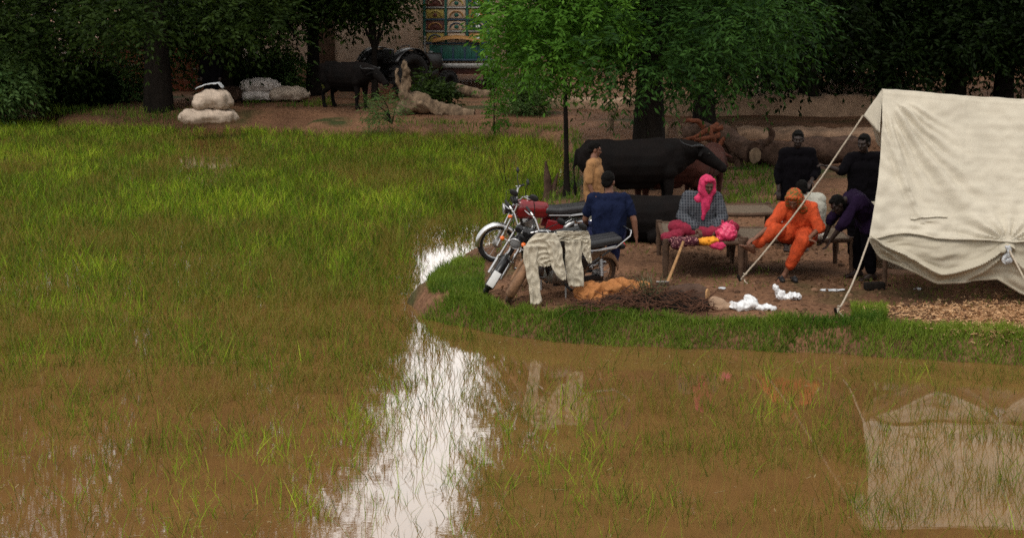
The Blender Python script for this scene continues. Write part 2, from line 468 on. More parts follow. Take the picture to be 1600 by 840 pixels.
def crown_mesh(name, clumps, n, g, m, parent, L, leaf, wid, nl=8, droop=.5, shell=.55, tbase=.0, flat=.75):
    """clumps: list of (x,y,z,r). leaves sit in the outer shell of every clump"""
    c = np.array(clumps); w = c[:, 3] ** 2; idx = g.choice(len(c), n, p=w / w.sum())
    dirs = unit(g.normal(0, 1, (n, 3)))
    rad = shell + (1.08 - shell) * g.random(n) ** .7
    sc = np.stack([np.ones(n), np.ones(n), np.full(n, flat)], 1)
    p = c[idx, :3] + dirs * sc * (c[idx, 3] * rad)[:, None]
    ctint = g.random(len(c))[idx]
    V, q = sprays(p, dirs + np.array([0, 0, .15]) + g.normal(0, .35, (n, 3)), g, L, leaf, wid, nl, droop)
    t = np.clip(tbase + .28 * ctint + .45 * g.random(n), 0, 1)
    tint = np.repeat(t, nl) + g.normal(0, .06, n * nl)
    return raw_mesh(name, V, q, m, np.clip(tint, 0, 1), parent)

def ell_clumps(cx, cy, cz, rx, ry, rz, k, r, g, zmin=None):
    out = []
    while len(out) < k:
        v = g.normal(0, 1, 3); v /= np.linalg.norm(v); q = g.random() ** .4
        z = cz + v[2] * rz * q
        if zmin is not None and z < zmin: continue
        out.append((cx + v[0] * rx * q, cy + v[1] * ry * q, z, r * (.65 + .7 * g.random())))
    return out

def tree(label, base, ht, clumps, m, n, g, trunk_r, L, leaf, wid, nl=8, droop=.5, group=None, lean=(0, 0), name='broadleaf_tree', limbs=9, bark='bark', shell=.5, fork=.35, flat=.75, tbase=0.):
    """clumps are given relative to the base"""
    t = thing(name, label, 'tree', base, 0, group)
    mb = MB()
    top = Vector((lean[0], lean[1], ht * .8))
    pts = []; rad = []
    for i in range(9):
        u = i / 8
        w = Vector((math.sin(u * 5 + base[0]) * .25 * trunk_r * 2, math.cos(u * 4 + base[1]) * .25 * trunk_r * 2, 0)) * u
        pts.append(top * u + w - Vector((0, 0, .15 if i == 0 else 0))); rad.append(trunk_r * (1.35 if i == 0 else (1 - .85 * u)) )
    mb.tube(pts, rad, 12)
    order = sorted(range(len(clumps)), key=lambda i: -clumps[i][3])[:limbs]
    for i in order:
        c = Vector(clumps[i][:3])
        u = max(.18, min(.85, fork + .45 * (c.z / ht) - .1))
        k = u * 8; a = pts[int(k)].lerp(pts[min(8, int(k) + 1)], k - int(k))
        if c.z < a.z: u = max(.15, c.z / ht * .7); k = u * 8; a = pts[int(k)].lerp(pts[min(8, int(k) + 1)], k - int(k))
        r0 = trunk_r * (1 - .85 * u) * .6
        mid = a.lerp(c, .5) + Vector((random.uniform(-.1, .1), random.uniform(-.1, .1), .12)) * (c - a).length
        q = [a.lerp(mid, s / 3) if s < 3 else mid for s in range(4)] + [mid.lerp(c, s / 3) for s in (1, 2, 3)]
        mb.tube(q, [r0 * (1 - .85 * s / 6) for s in range(7)], 7)
    mb.noise(trunk_r * .12, 2.2 / max(trunk_r, .1) * .5)
    mb.build('trunk', M[bark], t)
    crown_mesh('crown', clumps, n, g, m, t, L, leaf, wid, nl, droop, shell, tbase, flat)
    return t

# ================================================================== THE SETTING
def axis_coords(lo, hi, step, far_lo, far_hi):
    c = list(np.arange(lo, hi + 1e-6, step))
    s = step; v = lo
    left = []
    while v > far_lo: s *= 1.35; v -= s; left.append(v)
    s = step; v = hi; right = []
    while v < far_hi: s *= 1.35; v += s; right.append(v)
    return np.array(left[::-1] + c + right)
gx = axis_coords(-13, 13, .13, -1500, 1500); gy = axis_coords(9, 36, .13, -60, 3000)
GX, GY = np.meshgrid(gx, gy)
GZ = zland(GX.ravel(), GY.ravel())
nx, ny = len(gx), len(gy)
ii, jj = np.meshgrid(np.arange(nx - 1), np.arange(ny - 1))
k0 = (jj * nx + ii).ravel()
gq = np.stack([k0, k0 + 1, k0 + nx + 1, k0 + nx], 1)

gm = mat('earth', (.170, .088, .048), .95, .4, .8, .7, 14, .15)
nt = gm.node_tree; N = nt.nodes; L_ = nt.links
bs = N['Principled BSDF']; src = bs.inputs['Base Color'].links[0].from_socket
tc = N.new('ShaderNodeTexCoord')
n1 = N.new('ShaderNodeTexNoise'); n1.inputs['Scale'].default_value = .45; n1.inputs['Detail'].default_value = 6; L_.new(tc.outputs['Object'], n1.inputs['Vector'])
r1 = N.new('ShaderNodeValToRGB'); r1.color_ramp.elements[0].position = .56; r1.color_ramp.elements[1].position = .66
L_.new(n1.outputs['Fac'], r1.inputs['Fac'])
mx = N.new('ShaderNodeMix'); mx.data_type = 'RGBA'; L_.new(r1.outputs['Color'], mx.inputs[0]); L_.new(src, mx.inputs[6]); mx.inputs[7].default_value = (.045, .055, .016, 1)
n2 = N.new('ShaderNodeTexNoise'); n2.inputs['Scale'].default_value = 22; n2.inputs['Detail'].default_value = 5; L_.new(tc.outputs['Object'], n2.inputs['Vector'])
r2 = N.new('ShaderNodeValToRGB'); r2.color_ramp.elements[0].position = .3; r2.color_ramp.elements[1].position = .62
r2.color_ramp.elements[0].color = (.45, .42, .4, 1); r2.color_ramp.elements[1].color = (1, 1, 1, 1)
L_.new(n2.outputs['Fac'], r2.inputs['Fac'])
mm = N.new('ShaderNodeMix'); mm.data_type = 'RGBA'; mm.blend_type = 'MULTIPLY'; mm.inputs[0].default_value = 1
L_.new(mx.outputs[2], mm.inputs[6]); L_.new(r2.outputs['Color'], mm.inputs[7]); L_.new(mm.outputs[2], bs.inputs['Base Color'])
tag(raw_mesh('ground', np.stack([GX.ravel(), GY.ravel(), GZ], 1), gq, gm, smooth=True), kind='structure', label='bare brown earth bank beside the flooded field')

# water
wm = mat('muddy_water', (.156, .081, .028), .02, .16, .9, 0, spec=.8)
nt = wm.node_tree; N = nt.nodes; L_ = nt.links; bs = N['Principled BSDF']
bs.inputs['IOR'].default_value = 1.5
tc = N.new('ShaderNodeTexCoord'); mp = N.new('ShaderNodeMapping'); mp.inputs['Scale'].default_value = (1.4, 9, 1); L_.new(tc.outputs['Object'], mp.inputs[0])
nz = N.new('ShaderNodeTexNoise'); nz.inputs['Scale'].default_value = 1.6; nz.inputs['Detail'].default_value = 3; L_.new(mp.outputs[0], nz.inputs['Vector'])
bp = N.new('ShaderNodeBump'); bp.inputs['Strength'].default_value = .009; bp.inputs['Distance'].default_value = .02
L_.new(nz.outputs['Fac'], bp.inputs['Height']); L_.new(bp.outputs[0], bs.inputs['Normal'])
wv = np.array([[-300, -4, 0], [300, -4, 0], [300, 60, 0], [-300, 60, 0]], float)
tag(raw_mesh('water', wv, np.array([[0, 1, 2, 3]]), wm), kind='structure', label='still brown flood water over the field')

# ------------------------------------------------------------------ paddy grass
def px_density(px, py, x, y):
    d = np.interp(py, [170, 300, 430, 500, 560, 620, 700, 840, 1000], [.6, .66, .72, .66, .55, .42, .33, .25, .2])
    right = np.interp(px, [700, 800], [0, 1]) * (py > 500)
    dr = np.interp(py, [500, 545, 575, 640, 720, 840, 1000], [.4, .10, .20, .34, .38, .36, .33])
    d = d * (1 - right) + dr * right
    # open strip between the two stands
    e0 = np.interp(py, [500, 560, 650, 840], [640, 622, 590, 500]); e1 = np.interp(py, [500, 580, 680, 840], [700, 800, 735, 695])
    ins = (px > e0) & (px < e1) & (py > 500)
    d = np.where(ins, np.interp(py, [500, 620, 720, 840], [.42, .26, .13, .10]), d)
    d = np.where((px > 275) & (px < 378) & (py > 196) & (py < 272), d * .4, d)
    pud = (px > 655 + (py - 392) * .1) & (px < 775) & (py > 394) & (py < 470)
    d = np.where(pud, d * .32, d)
    return d
n = 1000000
x = rng.uniform(-17, 13, n); y = rng.uniform(9.5, 47, n)
px, py = proj(x, y, np.zeros(n))
s = shore_dist(x, y)
cl = fbm(x * 1.3, y * 1.3, 3); cl2 = fbm(x * 5, y * 5, 2)
dn = px_density(px, py, x, y)
spr = np.clip(1.3 - dn, .3, 1)
dn = dn * np.clip(1 + (cl - .5) * 1.7 * spr + (cl2 - .5) * 2. * spr, .0, 2.2)
ok = (s < np.where(py > 480, -.28, -.05)) & (px > -160) & (px < 1760) & (rng.random(n) < dn * np.interp(y, [12, 17, 24, 45], [.36, .36, .30, .24]))
x, y, dn = x[ok], y[ok], dn[ok]
# every tuft is a fan of a few blades, some upright, some lying over
nb = np.clip(np.round(.7 + rng.random(len(x)) * 2.0 + dn * 2.0), 1, 5).astype(int)
ti = np.repeat(np.arange(len(x)), nb); n = len(ti)
th = (.15 + .15 * rng.random(len(x)))[ti]; tt = rng.random(len(x))[ti]
x = x[ti] + rng.normal(0, .035, n); y = y[ti] + rng.normal(0, .035, n)
px, py = proj(x, y, np.zeros(n)); patch = fbm(x * .35 + 40, y * .35, 3); fine = fbm(x * 1.6 + 11, y * .9, 3)
h = th * (.5 + .7 * rng.random(n)) * np.interp(y, [11, 17, 22, 30, 40], [1., 1.1, 1.25, 1.25, .95])
h = np.where((px > 640) & (px < 770) & (py > 372) & (py < 480), h * .5, h)
bend = .1 + .75 * rng.random(n) ** 2.
tint = .30 + (patch - .5) * .6 + (fine - .5) * .7 + (tt - .5) * .25 + rng.normal(0, .11, n) + np.interp(y, [12, 18, 22, 28, 33, 45], [.0, .0, .02, .05, .12, .10])
tint = np.where(rng.random(n) < np.interp(y, [12, 19, 25, 30], [.26, .30, .28, .12]), rng.random(n) * .16, tint)
och = np.exp(-((px - 610) / 85) ** 2 - ((py - 288) / 16) ** 2) + .7 * np.exp(-((px - 40) / 60) ** 2 - ((py - 262) / 16) ** 2) + .6 * np.exp(-((px - 790) / 50) ** 2 - ((py - 262) / 18) ** 2)
tint = np.where(rng.random(n) < och * .75, .02 + .12 * rng.random(n), tint)
dk = rng.random(n) < np.interp(y, [14, 19, 24, 30, 45], [.1, .22, .40, .36, .25])
tint = np.clip(tint, 0, 1); tint = np.where(dk & (tint > .16), .36 + .04 * rng.random(n), tint)
wd = np.full(n, .0068) * (.6 + .8 * rng.random(n)) * np.interp(y, [12, 17, 25, 45], [.72, .85, 1.2, 1.7])
V, q, t3 = blades(np.stack([x, y, np.full(n, -.03)], 1), h, wd, bend, tint, rng, .36)
tag(raw_mesh('paddy_grass', V, q, M['grass'], t3), kind='stuff', label='thin green rice shoots standing in flood water', cat='grass')

# drifted stalks, seed and scum on the water
def flotsam(npts, g):
    x = g.uniform(-12, 9, npts); y = g.uniform(10.5, 22, npts); s = shore_dist(x, y)
    cl = fbm(x * .7 + 5, y * .9, 3)
    ok = (s < -.02) & (g.random(npts) < np.clip((cl - .5) * 2.2, .03, 1) + .8 * np.exp(-((s + .12) / .12) ** 2))
    x, y = x[ok], y[ok]; n = len(x); a_ = g.random(n) * 2 * PI; L = .018 + .10 * g.random(n) ** 3; w = .0025 + .004 * g.random(n)
    d = np.stack([np.cos(a_), np.sin(a_), np.zeros(n)], 1) * L[:, None] * .5; q = np.stack([-np.sin(a_), np.cos(a_), np.zeros(n)], 1) * w[:, None] * .5
    c = np.stack([x, y, .003 + .004 * g.random(n)], 1)
    V = np.stack([c - d - q, c + d - q, c + d + q, c - d + q], 1).reshape(-1, 3)
    tag(raw_mesh('floating_litter', V, np.arange(n * 4).reshape(-1, 4), M['dead_stalk'], g.random(n)), kind='stuff', label='broken stalks and scum drifting on the flood water', cat='litter')
M['dead_stalk'] = leaf_mat('dead_stalk', (.10, .07, .03), (.42, .34, .18), .1, .8)
flotsam(16000, rng)

# ------------------------------------------------------------------ grass of the bank
def grass_patch(npts, x0, x1, y0, y1, fn, hh, ww, tb, g):
    x = g.uniform(x0, x1, npts); y = g.uniform(y0, y1, npts)
    s = shore_dist(x, y); z = zland(x, y)
    px, py = proj(x, y, z)
    ok = g.random(npts) < fn(px, py, s, x, y)
    x, y, z = x[ok], y[ok], z[ok]; n = len(x)
    h = hh * (.45 + .9 * g.random(n)) * (.55 + .9 * fbm(x * 2, y * 2, 2))
    t = np.clip(tb + g.random(n) * .45 + (fbm(x * 1.5 + 9, y * 1.5, 2) - .5) * .9, 0, 1)
    return np.stack([x, y, z - .02], 1), h, np.full(n, ww) * (.7 + .6 * g.random(n)), .25 + .6 * g.random(n), t
def near_bank(px, py, s, x, y):
    edge = np.interp(x, [-2, 0, 1, 3, 7], [.46, .42, .40, .48, .46]) + (fbm(x * 3, y * 3, 2) - .5) * .5
    a = (s > -.10) & (s < edge) & (y < 19.6) & (py > 455)
    dens = np.where(fbm(x * 2.2 + 3, y * 2.2, 2) > .26, 1., .6)
    b = (px > 668) & (px < 757) & (py > 405) & (py < 458) & (s > -.02)
    c = (px > 1330) & (px < 1385) & (py > 478) & (py < 540)
    return np.where(a, dens, 0) + np.where(b, .45, 0) + np.where(c, .8, 0)
P1 = grass_patch(420000, -2.2, 8, 15.5, 23, near_bank, .115, .009, .20, rng)
def far_bank(px, py, s, x, y):
    a = (s > -.05) & (s < .5) & (y > 34) & ((px < 250) | (px > 560))
    clov = ((px - 690) / 78) ** 2 + ((py - 205) / 13) ** 2 < 1.2
    lft = (px < 300) & (s > 0) & (s < 1.4)
    mid = (px > 775) & (px < 880) & (s > 0) & (s < .7)
    mead = (px > 1115) & (px < 1215) & (py > 250) & (py < 318) & (fbm(x * 1.2, y * 1.2, 2) > .47)
    isle = (px > 885) & (px < 905) & (py > 250) & (py < 330)
    bg = (py > 125) & (py < 168) & (px > 380) & (px < 520) & (fbm(x, y, 2) > .5)
    return .35 * a + .9 * clov + .3 * lft + .4 * mid + .55 * mead + .4 * isle + .25 * bg
P2 = grass_patch(330000, -14, 7, 22, 60, far_bank, .17, .016, .05, rng)
P3 = grass_patch(90000, 0, 8, 18.5, 34, lambda px, py, s, x, y: np.where((s > .5) & (fbm(x * 1.1 + 70, y * 1.1, 3) > .60), .16, .002), .07, .009, .1, rng)
cat_ = [np.concatenate([a, b, c]) for a, b, c in zip(P1, P2, P3)]
V, q, t3 = blades(cat_[0], cat_[1], cat_[2], cat_[3], cat_[4], rng)
tag(raw_mesh('bank_grass', V, q, M['bank_grass'], t3), kind='stuff', label='short green grass along the earth bank', cat='grass')

# clods and pebbles trodden into the yard
def clods(npts, g):
    x = g.uniform(-.5, 8.5, npts); y = g.uniform(17.3, 27, npts); s = shore_dist(x, y); z = zland(x, y)
    ok = (s > .3) & (g.random(npts) < np.clip((fbm(x * 1.3 + 30, y * 1.3, 3) - .42) * 3.5, .04, 1)); x, y, z = x[ok], y[ok], z[ok]; n = len(x)
    r = .008 + .040 * g.random(n) ** 4
    A = np.linspace(0, 2 * PI, 7)[:-1]
    V = np.empty((n, 18, 3))
    for k, (rr, zz) in enumerate(((1., -.2), (.85, .45), (.25, .7))):
        j = .75 + .5 * g.random((n, 6))
        V[:, k * 6:k * 6 + 6, 0] = x[:, None] + r[:, None] * rr * j * np.cos(A); V[:, k * 6:k * 6 + 6, 1] = y[:, None] + r[:, None] * rr * j * np.sin(A); V[:, k * 6:k * 6 + 6, 2] = (z + r * zz)[:, None]
    Q = [[k * 6 + i_, k * 6 + (i_ + 1) % 6, k * 6 + 6 + (i_ + 1) % 6, k * 6 + 6 + i_] for k in range(2) for i_ in range(6)] + [[12, 13, 14, 15], [12, 15, 16, 17]]
    q = ((np.arange(n) * 18)[:, None, None] + np.array(Q)[None]).reshape(-1, 4)
    tag(raw_mesh('earth_clods', V.reshape(-1, 3), q, M['clod'], np.repeat(g.random(n), 14)), kind='stuff', label='small clods and pebbles trodden into the bare yard', cat='clods')
M['clod'] = leaf_mat('clod', (.055, .030, .018), (.20, .115, .070), .0, .95)
clods(9000, rng)

# straw and leaf litter lying about
def litter(npts, x0, x1, y0, y1, fn, ln, wdt, m, name, label, g):
    x = g.uniform(x0, x1, npts); y = g.uniform(y0, y1, npts); z = zland(x, y); s = shore_dist(x, y)
    px, py = proj(x, y, z); ok = g.random(npts) < fn(px, py, s, x, y)
    x, y, z = x[ok], y[ok], z[ok]; n = len(x)
    a = g.random(n) * 2 * PI; tl = g.normal(0, .25, n)
    d = np.stack([np.cos(a), np.sin(a), tl], 1) * (ln * (.4 + g.random(n)))[:, None] * .5
    w = np.stack([-np.sin(a), np.cos(a), g.normal(0, .5, n)], 1) * (wdt * (.6 + .8 * g.random(n)))[:, None] * .5
    c = np.stack([x, y, z + .012 + .03 * g.random(n)], 1)
    V = np.stack([c - d - w, c + d - w, c + d + w, c - d + w], 1).reshape(-1, 3)
    return tag(raw_mesh(name, V, np.arange(n * 4).reshape(-1, 4), m, g.random(n)), kind='stuff', label=label, cat='litter')
def straw_d(px, py, s, x, y):
    a = np.exp(-(((px - 1570) / 85) ** 2 + ((py - 505) / 26) ** 2) * 1.2) * (s > .15)
    b = np.exp(-(((px - 1440) / 60) ** 2 + ((py - 490) / 12) ** 2) * 1.2) * .5 * (s > .2)
    return np.clip(a * 1.3 + b, 0, 1)
litter(90000, 3, 9, 15, 20, straw_d, .055, .009, M['straw'], 'straw_litter', 'pale chopped straw strewn on the bank by the tent', rng)
M['dead_leaf'] = leaf_mat('dead_leaf', (.05, .028, .017), (.16, .09, .05), .1, .8)
litter(90000, -10, 9, 17.5, 48, lambda px, py, s, x, y: (s > .35) * np.clip(.1 + .8 * (fbm(x * .8, y * .8, 3) - .45) * 3, .05, .8), .04, .018, M['dead_leaf'], 'leaf_litter', 'brown dead leaves scattered over the bare earth', rng)

# ================================================================== THE TENT
def build_tent():
    E0 = W(1358, 370, 18.96); R0 = W(1378, 139, 19.85)
    a = R(10); dr = Vector((math.cos(a), -math.sin(a), 0)); LEN = 4.2
    base = Vector((R0.x, R0.y, zl(R0.x, R0.y)))
    t = thing('relief_tent', 'large cream canvas ridge tent pitched on the bank', 'tent', base)
    o = base
    ear = W(1349, 180, 19.95); ear2 = W(1366, 207, 20.45)
    def noi(x, y, s=0): return mnoise.noise(Vector((x, y, s)))
    nrm = Vector((0, -.85, .52))
    def roof(u, v):                        # v 0 ridge .. 1 front eave, u along
        x = u ** 1.25 * LEN
        p = R0.lerp(E0, v) + dr * x
        sag = math.sin(PI * min(1, x / LEN)) * .10 * (1 - v) + .06 * math.sin(PI * v) * min(1, x / .8)
        p.z -= sag
        # pulled in left edge
        if x < .5: p.x += .05 * math.sin(v * PI) * (1 - x / .5)
        # tension folds fanning from the ridge end down to the eave tie
        d = 0
        y_ = v * 2.45
        ang = math.atan2(y_, x + .05); rad = math.hypot(y_, x)
        wob = .05 * noi(rad * 2.2, 3.3)
        for a0, am, w_, r0, r1 in ((1.02, .075, .060, .35, 2.9), (.90, .050, .045, .5, 2.2), (.78, .055, .05, .25, 1.5), (.66, .040, .05, .4, 1.3), (.52, .035, .05, .35, 1.1), (1.16, .045, .05, .5, 2.2), (1.30, .04, .045, .4, 1.6)):
            f = min(1, max(0, (rad - r0) / .25)) * min(1, max(0, (r1 - rad) / .5))
            dd = (ang + wob - a0) / w_
            d += am * .8 * (math.exp(-dd * dd) - .8 * math.exp(-(dd - 1.6) ** 2)) * f
        x2 = x - 1.55; y2 = 2.45 - y_; ang2 = math.atan2(y2 + .02, x2); rad2 = math.hypot(y2, x2)
        d += .026 * math.sin(ang2 * 17 + noi(x * 2, v * 2) * 2) * min(1, rad2 / .15) * math.exp(-(rad2 / .7) ** 2)
        d += .035 * noi(x * 1.1, v * 2.3, 3) + .012 * noi(x * 3.4, v * 8, 5) + .008 * noi(x * 9 + v * 6, v * 20, 9)
        d += .014 * noi(x * 2.2 + v * 5, (v * 2.4 - x) * 5, 12) + .010 * noi(x * 1.4, v * 26, 21) * min(1, x)
        # puckered seam that runs down from the left edge; crumpled cloth left of it
        sx = -.02 + .58 * (v - .22) / .64
        if .2 < v < .9:
            d += .030 * math.exp(-((x - sx) / .028) ** 2) * (.7 + .6 * noi(v * 30, 2)) - .018 * math.exp(-((x - sx + .07) / .035) ** 2)
        if x < sx + .02 or v > .88: d += .030 * noi(x * 6 + 3, v * 13, 31) * min(1, max(0, (v - .25) / .2)) * (x < .9)
        d -= .03 * math.exp(-((v - .95 - .012 * math.sin(x * 5)) / .022) ** 2) * (.3 + .9 * abs(noi(x * 2.5, 1)))
        d += .008 * math.exp(-((x - .97) / .012) ** 2) + .008 * math.exp(-((x - 2.4) / .012) ** 2) + .006 * math.exp(-((v - .03) / .008) ** 2)
        p += nrm * d
        if v > .97: p.z += .0
        # scalloped front hem lifted to the first fold
        p.z += .055 * math.exp(-((x - .42) / .25) ** 2) * max(0, (v - .9) / .1) - .02 * math.exp(-((x - .02) / .12) ** 2) * max(0, (v - .9) / .1)
        return p - o
    mb = MB(); mb.grid(roof, 190, 120)
    B0 = R0 + Vector((.14, 1.1, -1.5))
    def back(u, v):
        x = u * LEN
        p = R0.lerp(B0, v) + dr * x
        if v < .45:                        # the corner pulled out by the upper guy rope
            k = max(0, 1 - abs(v - .22) / .22) * max(0, 1 - x / .7)
            tgt = ear
            p = p.lerp(tgt, k)
        elif x < .6: p.x += .45 * (1 - x / .6) * math.sin((v - .45) / .55 * PI * .5)
        p.z -= .05 * math.sin(PI * v) * min(1, x) + math.sin(PI * min(1, x / LEN)) * .10 * (1 - v) + .02 * (1 - v)
        p += Vector((0, .5, .85)) * (.02 * noi(x * 2, v * 5, 4))
        return p - o
    mb.grid(back, 60, 40)
    # gusset from the pulled corner to the front slope
    A = R0 - o; Bp = ear - o; Cp = R0.lerp(E0, .30) - o + Vector((.012, .015, 0))
    mb.grid(lambda u, v: A.lerp(Bp.lerp(Cp, u), v) + Vector((0, 0, 0.012 * noi(u * 9, v * 5, 7) - .07 * math.sin(PI * u) * v)) + Vector((.06 * math.sin(PI * u) * v, -.02, 0)), 16, 16)
    mb.build('roof', M['canvas'], t, solid=.008)
    hem = MB(); hem.tube([roof(u / 60, .998) + Vector((0, -.006, -.004)) for u in range(61)], .011, 6); hem.build('hem', M['canvas'], t)
    pt = MB()
    def flap(u, v):
        x = .44 + u * .42; vv = .845 - .02 * u + v * .028 * (1 - .6 * u)
        return roof((x / LEN) ** (1 / 1.25), vv) + nrm * (.008 + .016 * v)
    pt.grid(flap, 30, 6); pt.build('patch', M['canvas'], t, solid=.006)
    # front wall: loose, hanging in swags from the eave, tied up at one point
    def wall(u, v):
        x = u * LEN
        top = E0 + dr * (x + .02) + Vector((0, .07, -.0))
        top.z += .055 * math.exp(-((x - .42) / .25) ** 2) + .02
        hgt = np.interp(x, [0, .12, .45, .78, 1.0, 1.22, 1.45, 1.72, 1.95, 2.3, 3, 4.2], [.06, .26, .44, .55, .52, .50, .47, .62, .70, .66, .5, .6])
        p = top - Vector((0, 0, 1)) * (v * hgt)
        belly = .16 * math.sin(PI * min(1, v * 1.05)) * (.4 + .6 * math.sin(min(x, 1.5) / 1.5 * PI))
        # swag creases: diagonal from the left corner down to the middle and up to the tie
        sw = .25 + .52 * math.sin(min(1, x / 1.5) * PI) ** .8
        cr = .10 * math.exp(-((v - sw) / .07) ** 2) * (x < 1.6) + .065 * math.exp(-((v - sw * 1.45) / .08) ** 2) * (x < 1.5)
        sw2 = .35 + .5 * abs(math.sin((x - 1.45) * 1.5))
        cr += .09 * math.exp(-((v - sw2) / .08) ** 2) * (x > 1.45)
        p.y -= belly * .8 + cr + .035 * noi(x * 3, v * 4, 2) + .022 * noi(x * 7 + v * 5, v * 7, 6)
        p.z += .02 * noi(x * 2, v * 2, 8) * v
        tie = math.exp(-((x - 1.52) / .10) ** 2) * math.exp(-((v - .35) / .3) ** 2)
        p.y += .05 * tie; p.z += .06 * tie
        return p - o
    mb = MB(); mb.grid(wall, 150, 60); mb.tube([wall(u / 90, 1) for u in range(91)], .013, 6)
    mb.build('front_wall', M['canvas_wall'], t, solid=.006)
    # back wall and poles
    mb = MB()
    def bw_(u, v):
        p = B0 + dr * (u * LEN) + Vector((0, .04 * math.sin(u * 40), -v * (B0.z - base.z - .02)))
        return p - o
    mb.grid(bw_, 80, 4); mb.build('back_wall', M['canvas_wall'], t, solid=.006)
    mb = MB(); mb.tube([R0 + dr * .06 - Vector((0, 0, .20)) - o, R0 + dr * (LEN - .05) - Vector((0, 0, .36)) - o], .028, 8); mb.build('ridge_pole', M['bed_wood'], t)
    for k in (.12, LEN - .15):
        q = R0 + dr * k
        mb = MB(); mb.tube([Vector((q.x, q.y, zl(q.x, q.y) - .1)) - o, q - Vector((0, 0, .05)) - o], .03, 8); mb.build('tent_pole', M['bed_wood'], t)
    def rope(p, q, peg=True, r=.0105):
        q = Vector((q.x, q.y, zl(q.x, q.y) + .03))
        pts = [p.lerp(q, k / 12) - Vector((0, 0, .09 * math.sin(PI * k / 12) + .004 * math.sin(k * 2.1))) - o for k in range(13)]
        mb = MB(); mb.tube(pts, r, 7)
        e = q - o; up = (p - q).normalized()
        mb.tube([e + up * .12 + Vector((.02, 0, 0)), e + up * .10 + Vector((-.03, -.02, -.03)), e + up * .05 + Vector((.02, .02, -.02)), e + Vector((.06, -.03, -.01)), e + Vector((.09, -.04, -.03))], r * .8, 6)
        mb.ring(e + up * .10, up, r * 1.5, r * .8, 10, 6)
        mb.build('guy_rope', M['rope'], t)
        if peg:
            mb = MB(); d = Vector((q.x - p.x, q.y - p.y, 0)).normalized()
            mb.tube([e - d * .06 - Vector((0, 0, .12)), e + d * .02 + Vector((0, 0, .05)), e + d * .03 + Vector((0, 0, .07))], [.012, .018, .014], 7)
            mb.build('tent_peg', M['bark'], t)
    rope(ear, on(1156, 442)); rope(E0 + Vector((0, -.01, -.01)), on(1306, 494))
    tie = E0 + dr * 1.52 + Vector((0, -.06, -.04))
    rope(tie, on(1662, 520))
    # bunched clear wrapping knotted on the tie
    mb = MB(); c = tie - o + Vector((0, -.03, -.10))
    for k in range(7):
        mb.ball(c + Vector((random.uniform(-.03, .07), random.uniform(-.03, .02), random.uniform(-.07, .06))), (.03, .02, .04), 10, 8)
    mb.noise(.03, 14, 3.); mb.build('knot_wrap', M['white_bag'], t)
    return t
build_tent()

# ================================================================== PEOPLE
def V3(*a): return Vector(a)
def hand(mb, w, d, palm_n, sc=1., curl=.5, thumb=1):
    """palm, four fingers of unequal length and a thumb; d points to the finger tips, palm_n is where the palm faces"""
    d = d.normalized(); n = (palm_n - d * palm_n.dot(d)).normalized(); s = d.cross(n)
    kn = w + d * .085 * sc
    for k in (-1, -.33, .33, 1): mb.cone(w + s * k * .018 * sc, kn + s * k * .030 * sc, .015 * sc, .0115 * sc, 8)
    for k, l in ((-1, .062), (-.33, .075), (.33, .080), (1, .070)):
        a = kn + s * k * .030 * sc
        d1 = (d * math.cos(curl * .6) + n * math.sin(curl * .6)).normalized(); d2 = (d * math.cos(curl * 1.6) + n * math.sin(curl * 1.6)).normalized()
        b = a + d1 * l * .55 * sc; c = b + d2 * l * .5 * sc
        mb.cone(a, b, .0105 * sc, .0095 * sc, 8); mb.cone(b, c, .0095 * sc, .0075 * sc, 8)
    a = w + d * .025 * sc + s * thumb * .026 * sc
    b = a + (d * .6 + s * thumb * .75 + n * .2).normalized() * .045 * sc; c = b + (d * .9 + s * thumb * .2 + n * .3).normalized() * .035 * sc
    mb.cone(a, b, .014 * sc, .011 * sc, 8); mb.cone(b, c, .011 * sc, .009 * sc, 8)

def foot(mb, an, toe, sc=1.):
    d = (toe - an).normalized(); s = d.cross(V3(0, 0, 1)).normalized()
    heel = an - V3(0, 0, .045 * sc) - Vector((d.x, d.y, 0)) * .04 * sc
    mb.cone(an, heel, .040 * sc, .034 * sc, 10)
    for k in (-1, 0, 1):
        mb.cone(heel + V3(0, 0, .0), toe + s * k * .028 * sc, .030 * sc, .019 * sc, 8)
        mb.cone(toe + s * k * .028 * sc, toe + s * k * .032 * sc + d * .03 * sc, .016 * sc, .011 * sc, 7)
    mb.cone(an, toe.lerp(an, .35), .036 * sc, .026 * sc, 10)

def head_parts(mb, hd, face, up, sc=1.):
    """skull, jaw, nose, brow, lips, ears, all part of the one body skin"""
    f = face.normalized(); u = (up - f * up.dot(f)).normalized(); s = f.cross(u)
    rot = Matrix((s, f, u)).transposed()
    P = lambda a, b, c: hd + (s * a + f * b + u * c) * sc
    mb.ball(P(0, -.012, .022), (.074 * sc, .092 * sc, .095 * sc), 18, 12, rot)
    mb.ball(P(0, .018, -.045), (.058 * sc, .066 * sc, .072 * sc), 16, 10, rot)
    mb.cone(P(0, .055, -.10), P(0, .05, -.09), .024 * sc, .03 * sc, 10)
    mb.cone(P(0, .082, .012), P(0, .104, -.030), .010 * sc, .016 * sc, 8)
    for k in (-1, 1):
        mb.cone(P(k * .012, .086, .022), P(k * .05, .066, .024), .012 * sc, .012 * sc, 8)
        mb.cone(P(k * .030, .066, -.03), P(k * .045, .055, -.02), .020 * sc, .018 * sc, 8)
        mb.ball(P(k * .076, -.008, -.012), (.012 * sc, .022 * sc, .034 * sc), 10, 8, rot)
    mb.cone(P(-.02, .080, -.062), P(.02, .080, -.062), .010 * sc, .010 * sc, 8)
    mb.cone(P(-.018, .079, -.076), P(.018, .079, -.076), .011 * sc, .011 * sc, 8)
    return P, rot

